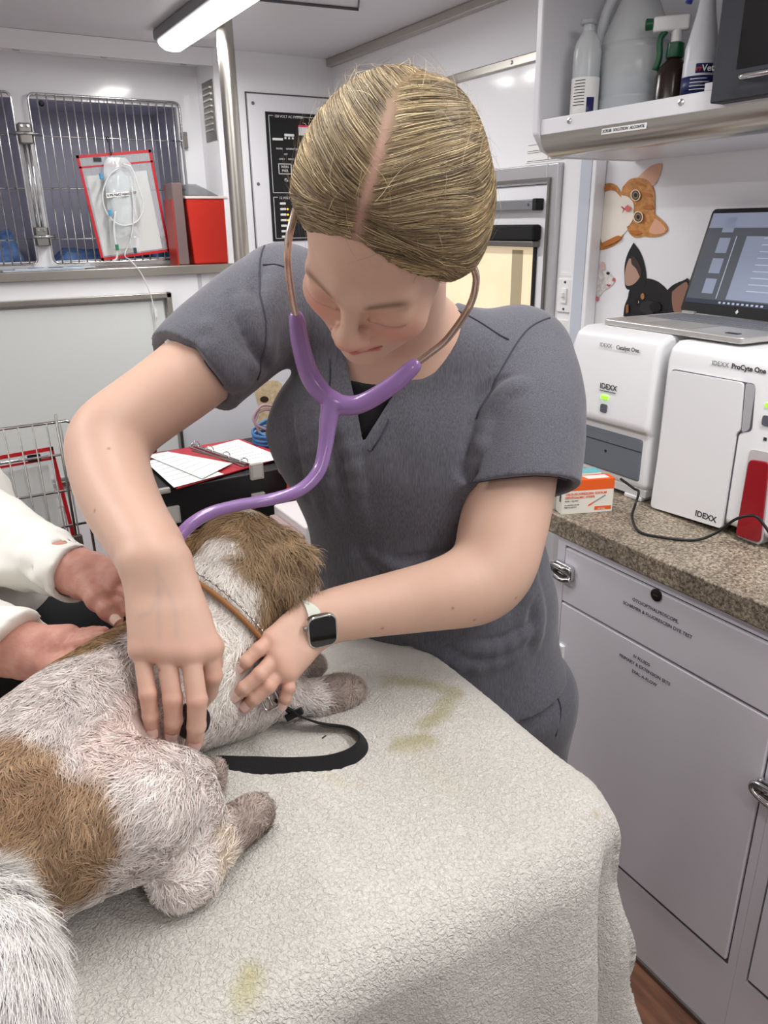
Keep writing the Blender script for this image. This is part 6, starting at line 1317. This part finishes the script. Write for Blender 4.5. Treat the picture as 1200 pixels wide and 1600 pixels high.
def zone(P):
    """colour patches of the coat: 0 white, 1 tan, 2 grey shaved"""
    col = np.tile(lrgb((236, 228, 222)), (len(P), 1)); L = np.full(len(P), 0.017)
    n = vnoise(P, 30, 51)*0.5+vnoise(P, 80, 52)*0.35
    def bl(w, c):
        nonlocal col
        w = np.clip(w, 0, 1)[:, None]; col = col*(1-w)+lrgb(c)*w
    def blob(pts, r, soft=0.3):
        D = np.full(len(P), 9.0)
        for (u, v, d) in pts: D = np.minimum(D, np.linalg.norm(P-at(u, v, d), axis=1)/r)
        return np.clip((1-D+n*0.25)/soft+0.5, 0, 1)
    bl(0.4+0.6*n, (208, 196, 192)); bl(0.35*blob([(110, 1080, .72), (60, 1150, .66), (170, 1050, .76)], 0.06), (176, 168, 164))
    bl(0.5*blob([(230, 1150, .74), (190, 1210, .68)], 0.05), (222, 196, 188))
    bl(blob([(40, 1290, .59), (90, 1300, .60), (70, 1360, .59), (0, 1240, .62), (-30, 1260, .6)], 0.052), (164, 136, 108))
    bl(0.6*blob([(15, 1255, .6), (50, 1250, .62)], 0.03), (136, 106, 80))
    bl(blob([(165, 1000, .83), (130, 1025, .81), (195, 990, .86)], 0.036), (140, 112, 80))
    bl(0.8*blob([(70, 1070, .8), (20, 1110, .74)], 0.022), (150, 124, 92))
    q = np.linalg.norm(P-at(380, 873, .945), axis=1) < 0.085; 
    hd = blob([(380, 873, .945)], 0.078, 0.2); bl(hd*0+1.0*hd, (146, 120, 90))
    bl(blob([(350, 880, .89), (352, 915, .88), (362, 950, .87), (335, 935, .885)], 0.036, 0.25), (236, 230, 222)); bl(blob([(375, 1000, .86), (350, 1040, .84), (385, 980, .87), (350, 965, .87)], 0.05), (230, 224, 216))
    bl(0.0*blob([(392, 840, .90), (360, 822, .92)], 0.03), (166, 132, 92)); bl(0.8*blob([(398, 797, .945)], 0.013, 0.4), (224, 214, 200))
    bl(blob([(445, 880, .9), (450, 920, .9), (448, 950, .9), (420, 860, .9), (470, 880, .93), (470, 840, .95)], 0.040), (150, 126, 98)); bl(0.6*blob([(450, 950, .9), (465, 890, .91)], 0.020), (98, 82, 68))
    bl(0.6*blob([(300, 860, .94)], 0.02), (190, 150, 104))
    for pts in ([(525, 1083, .96), (545, 1078, .965)], [(480, 1040, 1.0)], [(395, 1275, .75), (370, 1295, .735)], [(322, 1218, .81)]): bl(0.75*blob(pts, 0.026), (140, 122, 110))
    bl(0.7*blob([(340, 1330, .70), (330, 1310, .70)], 0.02), (216, 200, 178))
    return col
def dlen(P, N):
    L = 0.0105+0.004*vnoise(P, 25, 61)
    d = lambda u, v, dd: np.linalg.norm(P-at(u, v, dd), axis=1)
    L = L+0.010*np.exp(-(d(380, 873, .945)/0.07)**2)+0.026*np.exp(-(d(448, 895, .91)/0.038)**2)+0.012*np.exp(-(d(300, 850, .95)/0.02)**2)+0.010*np.exp(-(d(360, 1010, .87)/0.06)**2)+0.004*np.exp(-(d(70, 1310, .6)/0.07)**2)
    for q in ((535, 1080, .965), (480, 1042, 1.0), (400, 1270, .757), (325, 1215, .81)): L = L-0.005*np.exp(-(d(*q)/0.03)**2)
    return np.clip(L, 0.006, 0.05)
DSK = mat('dog_skin', (200, 180, 172), 0.8, attr='Col', bump=(180, 0.6, 0.003))
dc = zone(Vd)*np.array([0.66, 0.60, 0.58]); dbody = organic('body', Vd, Fd, DSK, dog, dc)
def comb(P, N):
    """fur lies from head to rump and downward"""
    pts = np.array([at(a, b, c) for a, b, c, r in DB[::-1]]); d = np.zeros_like(P); W = np.zeros(len(P))
    for i in range(len(pts)-1):
        m = (pts[i]+pts[i+1])/2; w = np.exp(-(np.linalg.norm(P-m, axis=1)/0.09)**2)+1e-6; d += nz(pts[i+1]-pts[i])*w[:, None]; W += w
    d /= W[:, None]; d[:, 2] -= 0.7
    for q in ((445, 900, .91), (440, 860, .92)): w = np.exp(-(np.linalg.norm(P-at(*q), axis=1)/0.04)**2)[:, None]; d = d*(1-w)+np.array([-0.02, -0.1, -1.6])*w
    for a, b in (((418, 1075, .905), (550, 1078, .975)), ((298, 1300, .70), (285, 1378, .675)), ((300, 1368, .69), (408, 1264, .765)), ((300, 1245, .79), (333, 1205, .822)), ((440, 1046, .97), (494, 1038, 1.01))):
        A, Bq = at(*a), at(*b); ab = Bq-A; t = np.clip(((P-A)@ab)/ab.dot(ab), 0, 1); w = np.exp(-(np.linalg.norm(P-A-t[:, None]*ab, axis=1)/0.035)**2)[:, None]; d = d*(1-w)+nz(ab)*w
    sw = vec_noise(P, 24, 71)*1.1+vec_noise(P, 70, 75)*1.0; d = d+sw
    d -= N*(d*N).sum(1, keepdims=True); return d/(np.linalg.norm(d, axis=1, keepdims=True)+1e-9)
FUR = mat('fur_strand', (210, 200, 190), 0.75, spec=0.2, attr='Col')
P, N = scatter(Vd, Fd, 150000, 31); k = (P[:, 2] > TZ+0.010) & ((N@nz(AX[:, 2])) > -0.45); P, N = P[k], N[k]
kk = B.ev(P+N*0.006) > 0.006; P, N = P[kk], N[kk]; r = np.random.default_rng(17); c = zone(P)*(0.85+0.5*r.random(len(P)))[:, None]; lk = vnoise(P, 140, 81)[:, None]; c = np.clip(c*(1+0.22*lk), 0, 1)
strands('fur', P, comb(P, N), N, dlen(P, N)*(0.6+0.8*r.random(len(P))), np.full(len(P), 0.00085)*(0.7+0.6*r.random(len(P))), c, FUR, dbody, seg=4, lift=0.5, curl=0.8, seed=33)
# claws and the wart on the shin
for (u, v, d) in ((560, 1088, .968), (561, 1076, .972), (557, 1066, .98), (416, 1272, .756), (418, 1262, .76), (413, 1254, .768), (499, 1034, 1.01)):
    a = at(u, v, d); part('claw', MB().tube([a, a+AX[:, 0]*0.006-AX[:, 1]*0.001+(0, 0, -0.002)], [0.0030, 0.0008], 8), mat('claw', (60, 50, 46), 0.3), dbody, smooth=True)
w = at(337, 1338, .692); part('dark_wart', MB().lathe([(0.001, 0.004), (0.0032, 0.003), (0.004, 0), (0.003, -0.003)], w, nz(CAM-w), n=12), mat('wart', (52, 38, 30), 0.6), dbody, smooth=True)
part('nose', MB().lathe([(0.002, 0.011), (0.009, 0.006), (0.010, 0), (0.006, -0.005)], at(417, 876, 1.060), -nz(CAM-at(417, 876, 1.06)), n=16), BLACK, dbody, smooth=True)
for (u, v, d) in ((372, 852, .99), (412, 850, .985)): part('eye', MB().lathe([(0.001, 0.007), (0.006, 0.004), (0.007, 0), (0.004, -0.004)], at(u, v, d), -nz(CAM-at(u, v, d)), n=14), BLACK, dbody, smooth=True)
# plume of the tail curling up at the left edge
TL = Solid(); tp = [(-70, 1420, .60, .022), (-40, 1420, .545, .028), (-5, 1460, .50, .030), (8, 1520, .47, .030), (5, 1590, .455, .028), (-5, 1650, .45, .016)]; TL.chain([at(a, b, c) for a, b, c, r_ in tp], [r_*0.5 for a, b, c, r_ in tp], 0.02, sub=2)
Vq, Fq = TL.mesh((-0.3, 0.15, 0.9), (0.2, 0.7, 1.3), 0.004); tl = organic('tail', Vq, Fq, mat('tail_skin', (244, 240, 234), 0.9), dog)
P, N = scatter(Vq, Fq, 40000, 41); pts = np.array([at(a, b, c) for a, b, c, _ in tp]); d = np.zeros_like(P)
for i in range(len(pts)-1): w_ = np.exp(-(np.linalg.norm(P-(pts[i]+pts[i+1])/2, axis=1)/0.05)**2)+1e-6; d += nz(pts[i+1]-pts[i])*w_[:, None]
d += vec_noise(P, 30, 91)*0.5; d -= N*(d*N).sum(1, keepdims=True); d /= np.linalg.norm(d, axis=1, keepdims=True); r = np.random.default_rng(5)
c = np.array([lrgb((246, 242, 238))])*(0.9+0.3*r.random(len(P)))[:, None]
strands('tail_fur', P, d, N, 0.035+0.03*r.random(len(P)), np.full(len(P), 0.0006), np.clip(c, 0, 1), FUR, tl, seg=5, lift=0.25, curl=0.3, seed=44)
# collar
cl = thing('dog_collar', 'thin brown and silver collar around the dog neck', 'collar', at(352, 965, .89)); nc = nz(at(372, 910, .93)-at(335, 1000, .895)); nc = nz(nc+AX[:, 0]*0.55)
cc = at(362, 972, .92)
def loop(c, ax, r, n=48):
    up = nz(AX[:, 1]-ax*AX[:, 1].dot(ax)); sd = np.cross(ax, up); return [c+(sd*math.cos(a)+up*math.sin(a))*r for a in np.linspace(0, 2*math.pi, n, endpoint=False)]
lp = [D_.project(np.array(p)[None], 0.007, 3)[0] for p in loop(cc, nc, 0.062)]
part('cord', MB().tube(lp, 0.0032, 8, closed=True), mat('tan_cord', (150, 104, 62), 0.7), cl, smooth=True)
lp2 = [D_.project(np.array(p)+nc*0.006, 0.007, 3)[0] if False else D_.project((np.array(p)+nc*0.008)[None], 0.007, 3)[0] for p in loop(cc, nc, 0.062)]
for i in range(0, 48, 1): 
    a = np.array(lp2[i]); b = np.array(lp2[(i+1) % 48])
    if i % 1 == 0: part('chain_link', MB().tube([a, (a+b)/2+AX[:, 2]*0.001, b], 0.0011, 5), CHROME, cl, smooth=True)
# leash
ls = thing('leash', 'black webbing leash curving from the buckle across the towel', 'leash', on(470, 1120, 2, TZ))
Z0 = TZ+0.0135
lpz = [(423, 1093, .066), (438, 1104, .052), (462, 1117, .032), (500, 1130, .016), (540, 1136, .0125), (562, 1150, .013), (567, 1168, .013), (548, 1186, .013), (510, 1197, .013), (450, 1199, .013), (390, 1196, .013), (330, 1194, .014), (292, 1201, .014), (268, 1212, .012)]
cp = smooth_path([on(u, v, 2, TZ+h) for u, v, h in lpz], 8); n = len(cp)
sty = np.interp(np.linspace(0, 1, n), [0, .15, .3, .42, .55, .7, .85, 1], [.5, .5, .6, 1.0, 1.25, .85, .5, .4]); wv = 0.0095
mb = MB(); P = []
for i in range(n):
    t_ = nz(cp[min(i+1, n-1)]-cp[max(i-1, 0)]); s_ = nz(np.cross(t_, (0, 0, 1))); u_ = np.cross(s_, t_); a = sty[i]; wd_ = s_*math.cos(a)+u_*math.sin(a); nm = np.cross(t_, wd_); c = cp[i].copy()
    if c[2]-wv*abs(math.sin(a)) < TZ+0.0075: c[2] = TZ+0.0075+wv*abs(math.sin(a))
    P.append([c+wd_*x+nm*y for x, y in ((-wv, -.0011), (-wv, .0011), (wv, .0011), (wv, -.0011), (-wv, -.0011))])
part('strap', mb.grid(np.array(P)), mat('black_webbing', (14, 14, 16), 0.75, bump=(700, 0.5, 0.001)), ls, smooth='auto')
bq = at(421, 1092, .868); ux = nz(AX[:, 0]*0.45-AX[:, 1]*0.9); uy = nz(AX[:, 0]*0.9+AX[:, 1]*0.45)
fr = rrect(0.024, 0.019, 0.004); part('buckle', MB().tube([bq+ux*a+uy*b for a, b in fr], 0.0018, 8, closed=True), CHROME, ls, smooth=True)
part('buckle_pin', MB().tube([bq-ux*0.010, bq+ux*0.011], 0.0012, 6), CHROME, ls, smooth=True)
kp = on(460, 1116, 2, TZ+0.0345); part('keeper_loop', MB().obox(kp, ux, uy, AX[:, 2], 0.004, 0.011, 0.004), BLACK, ls, bevel=0.001)
# ---------------------------------------------------------------- the second person, mostly outside the photo at the left
hp = thing('person', 'person in a white long-sleeved shirt holding the dog from the left', 'person', (-0.12, 1.33, 0))
OSK = mat('weathered_skin', (198, 140, 120), 0.55, attr='Col', sss=0.1, bump=(260, 0.45, 0.0012))
HB_ = Solid(); OT = []; OK = []
U_ARM = [(-240, 700, 1.26, .050), (-80, 820, 1.18, .045), (40, 872, 1.09, .040), (100, 886, 1.01, .030), (136, 900, .975, .024)]
W_ARM = [(-330, 760, 1.22, .050), (-180, 960, 1.1, .045), (-60, 1000, 1.0, .038), (10, 1010, .945, .032), (48, 1018, .925, .026)]
for A_ in (U_ARM, W_ARM): HB_.chain([at(a, b, c) for a, b, c, r in A_], [r for a, b, c, r in A_], 0.02, sub=2)
hand(HB_, (138, 900, .975), [(172, 930, .950), (182, 918, .948), (190, 906, .955), (194, 896, .965)],
     [[(190, 944, .935), (204, 954, .93), (214, 962, .93)], [(204, 930, .935), (218, 940, .93), (228, 950, .93)], [(210, 918, .94), (224, 927, .935), (234, 936, .935)], [(212, 904, .95), (224, 912, .95), (232, 920, .95)]],
     [(138, 918, .955), (152, 938, .935), (168, 955, .922), (182, 970, .915)], wr=0.021, fr=0.95, pr=0.0115, tips=OT, kns=OK)
hand(HB_, (48, 1018, .925), [(95, 1026, .895), (100, 1014, .892), (104, 1004, .897), (108, 997, .905)],
     [[(120, 1020, .872), (134, 1016, .868), (146, 1014, .868)], [(130, 1006, .870), (146, 1001, .866), (158, 998, .866)], [(132, 998, .88), (150, 992, .878), (162, 988, .878)], [(130, 991, .90), (145, 988, .90), (155, 986, .90)]],
     [(60, 1030, .91), (82, 1040, .888), (100, 1040, .872), (112, 1036, .866)], wr=0.023, pr=0.0125, tips=OT, kns=OK)
tc_ = at(-290, 620, 1.3); hd = at(-140, 400, 1.02)
HB_.cone(at(-270, 560, 1.26), hd, .05, .05, 0.03); HB_.ell(hd, [.072, .088, .105], None, 0.02); HB_.ell(hd+np.array([.03, -.05, -.05]), [.05, .05, .06], None, 0.02); HB_.ell(hd+np.array([.045, -.105, -.02]), [.012, .016, .018], None, 0.012)
HB_.chain([at(-280, 560, 1.28), at(-200, 800, 1.34), at(-140, 1000, 1.38)], [.11, .13, .13], 0.05, flat=(AX[:, 0], 1.25))
for A_ in (U_ARM, W_ARM): HB_.cone(at(-280, 600, 1.28), at(*A_[0][:3]), .07, .055, 0.04)
Vo, Fo = HB_.mesh((-0.75, 0.55, 0.6), (0.35, 1.75, 1.75), 0.0026)
oc = np.tile(lrgb((196, 146, 128)), (len(Vo), 1)); n = vnoise(Vo, 60, 3)*0.5+vnoise(Vo, 150, 4)*0.5; w = np.clip(0.3+0.5*n, 0, 1)[:, None]; oc = oc*(1-w)+lrgb((172, 104, 92))*w
ob = organic('body', Vo, Fo, OSK, hp, oc)
p, d, r_ = OT[4]; tv = nz(CAM-p); up = nz(tv-d*tv.dot(d)); sd = np.cross(d, up)
part('thumb_nail', MB().grid([[p+d*(0.006*a)+sd*math.sin(b*.9)*r_*.95+up*(math.cos(b*.9)*r_*1.04+.0004) for b in np.linspace(-1, 1, 7)] for a in np.linspace(-1, 1, 7)]), mat('old_nail', (224, 196, 176), 0.25, coat=0.3), ob, smooth=True)
SHIRT = mat('white_shirt', (232, 230, 222), 0.85, sheen=0.2, bump=(30, 0.25, 0.004))
SS = Solid(); SS.chain([at(-290, 600, 1.28), at(-170, 800, 1.30), at(-90, 940, 1.27)], [.12, .14, .14], 0.06, flat=(AX[:, 0], 1.3))
SLV = []
def slv(pts, c, n, rin):
    S_ = Solid(); S_.chain([at(a, b, d) for a, b, d, r in pts], [r for a, b, d, r in pts], 0.03, sub=2); S_.disp = lambda P: 0.006*vnoise(P*np.array([0.6, 1, 1.3]), 17, 5)+0.003*vnoise(P*np.array([0.5, 1, 1.4]), 44, 6)+0.001
    S_.custom(lambda P: np.maximum(np.linalg.norm((P-c)-((P-c)@n)[:, None]*n, axis=1)-rin, -((P-c)@n)-0.04), 0.002, '-'); S_.plane(c, n); SS.custom(lambda P: S_.eval(P), 0.025)
c1 = at(122, 896, .99); n1 = nz(at(165, 925, .99)-at(70, 880, 1.06)); slv([(-290, 640, 1.27, .085), (-90, 795, 1.2, .076), (20, 856, 1.1, .056), (90, 884, 1.02, .037), (140, 902, .975, .033)], c1, n1, 0.029)
c2 = at(36, 1014, .935); n2 = nz(at(90, 1015, .93)-at(-40, 1005, .99)); n2 = nz(n2-AX[:, 1]*0.25); slv([(-330, 700, 1.24, .085), (-190, 930, 1.12, .075), (-70, 985, 1.01, .056), (10, 1010, .945, .040), (50, 1018, .925, .037)], c2, n2, 0.030)
SS.disp = lambda P: 0.006*vnoise(P, 10, 7)+0.003*vnoise(P*np.array([0.6, 1, 1.4]), 30, 8)
SS.plane(at(70, 972, 1.2), nz(-AX[:, 1]+0.12*AX[:, 0]), 0.01)
SS.cone(at(-270, 560, 1.26), hd, .058, .07, 0.01, '-')
Vs_, Fs_ = SS.mesh((-0.8, 0.5, 0.6), (0.35, 1.8, 1.75), 0.004); organic('shirt', Vs_, Fs_, SHIRT, hp)
TP = Solid(); TP.chain([at(-90, 960, 1.30), at(20, 1000, 1.30), at(60, 1010, 1.29)], [.12, .10, .09], 0.05); TP.chain([at(130, 985, 1.32), at(165, 965, 1.34), at(180, 960, 1.36)], [.05, .045, .035], 0.06)
for dx in (-0.10, 0.10): a = at(-60, 980, 1.34); TP.cone(a+np.array([dx, 0, 0]), np.array([a[0]+dx, a[1]+0.03, 0.06]), .10, .06, 0.04)
TP.disp = lambda P: 0.004*vnoise(P, 14, 9)
Vp, Fp = TP.mesh((-0.6, 0.7, 0.0), (0.6, 1.9, 1.2), 0.008); organic('trousers', Vp, Fp, mat('black_trousers', (20, 20, 22), 0.85), hp)
for dx in (-0.10, 0.10): a = at(-60, 980, 1.34); S_ = Solid(); S_.cone((a[0]+dx, a[1]+0.03, 0.045), (a[0]+dx+0.04, a[1]-0.12, 0.04), .042, .036, .01); S_.plane((0, 0, 0.003), (0, 0, -1)); v_, f_ = S_.mesh((a[0]+dx-.2, a[1]-.3, -.05), (a[0]+dx+.2, a[1]+.2, .2), .007); organic('shoe', v_, f_, mat('shoe_black', (30, 30, 34), 0.6), hp)
HH = Solid(); HH.ell(hd+np.array([-.008, .012, .012]), [.085, .098, .112], None, 0.01); HH.plane(hd+np.array([0.02, -0.03, -0.03]), nz((0.3, -0.6, -0.75)), 0.01)
Vk, Fk = HH.mesh(hd-.2, hd+.2, .004); gh = organic('hair', Vk, Fk, mat('grey_hair_base', (150, 142, 138), 0.7), hp)
P, N = scatter(Vk, Fk, 9000, 61); d = np.tile(np.array([0, 0.1, -1.0]), (len(P), 1))+vec_noise(P, 30, 62)*0.8; d -= N*(d*N).sum(1, keepdims=True); d /= np.linalg.norm(d, axis=1, keepdims=True)+1e-9; r = np.random.default_rng(6)
strands('strands', P, d, N, 0.03+0.04*r.random(len(P)), np.full(len(P), .0007), np.array([lrgb((190, 180, 174))])*(0.7+0.4*r.random(len(P)))[:, None], HM, gh, seg=5, lift=.5, curl=.6, seed=63)
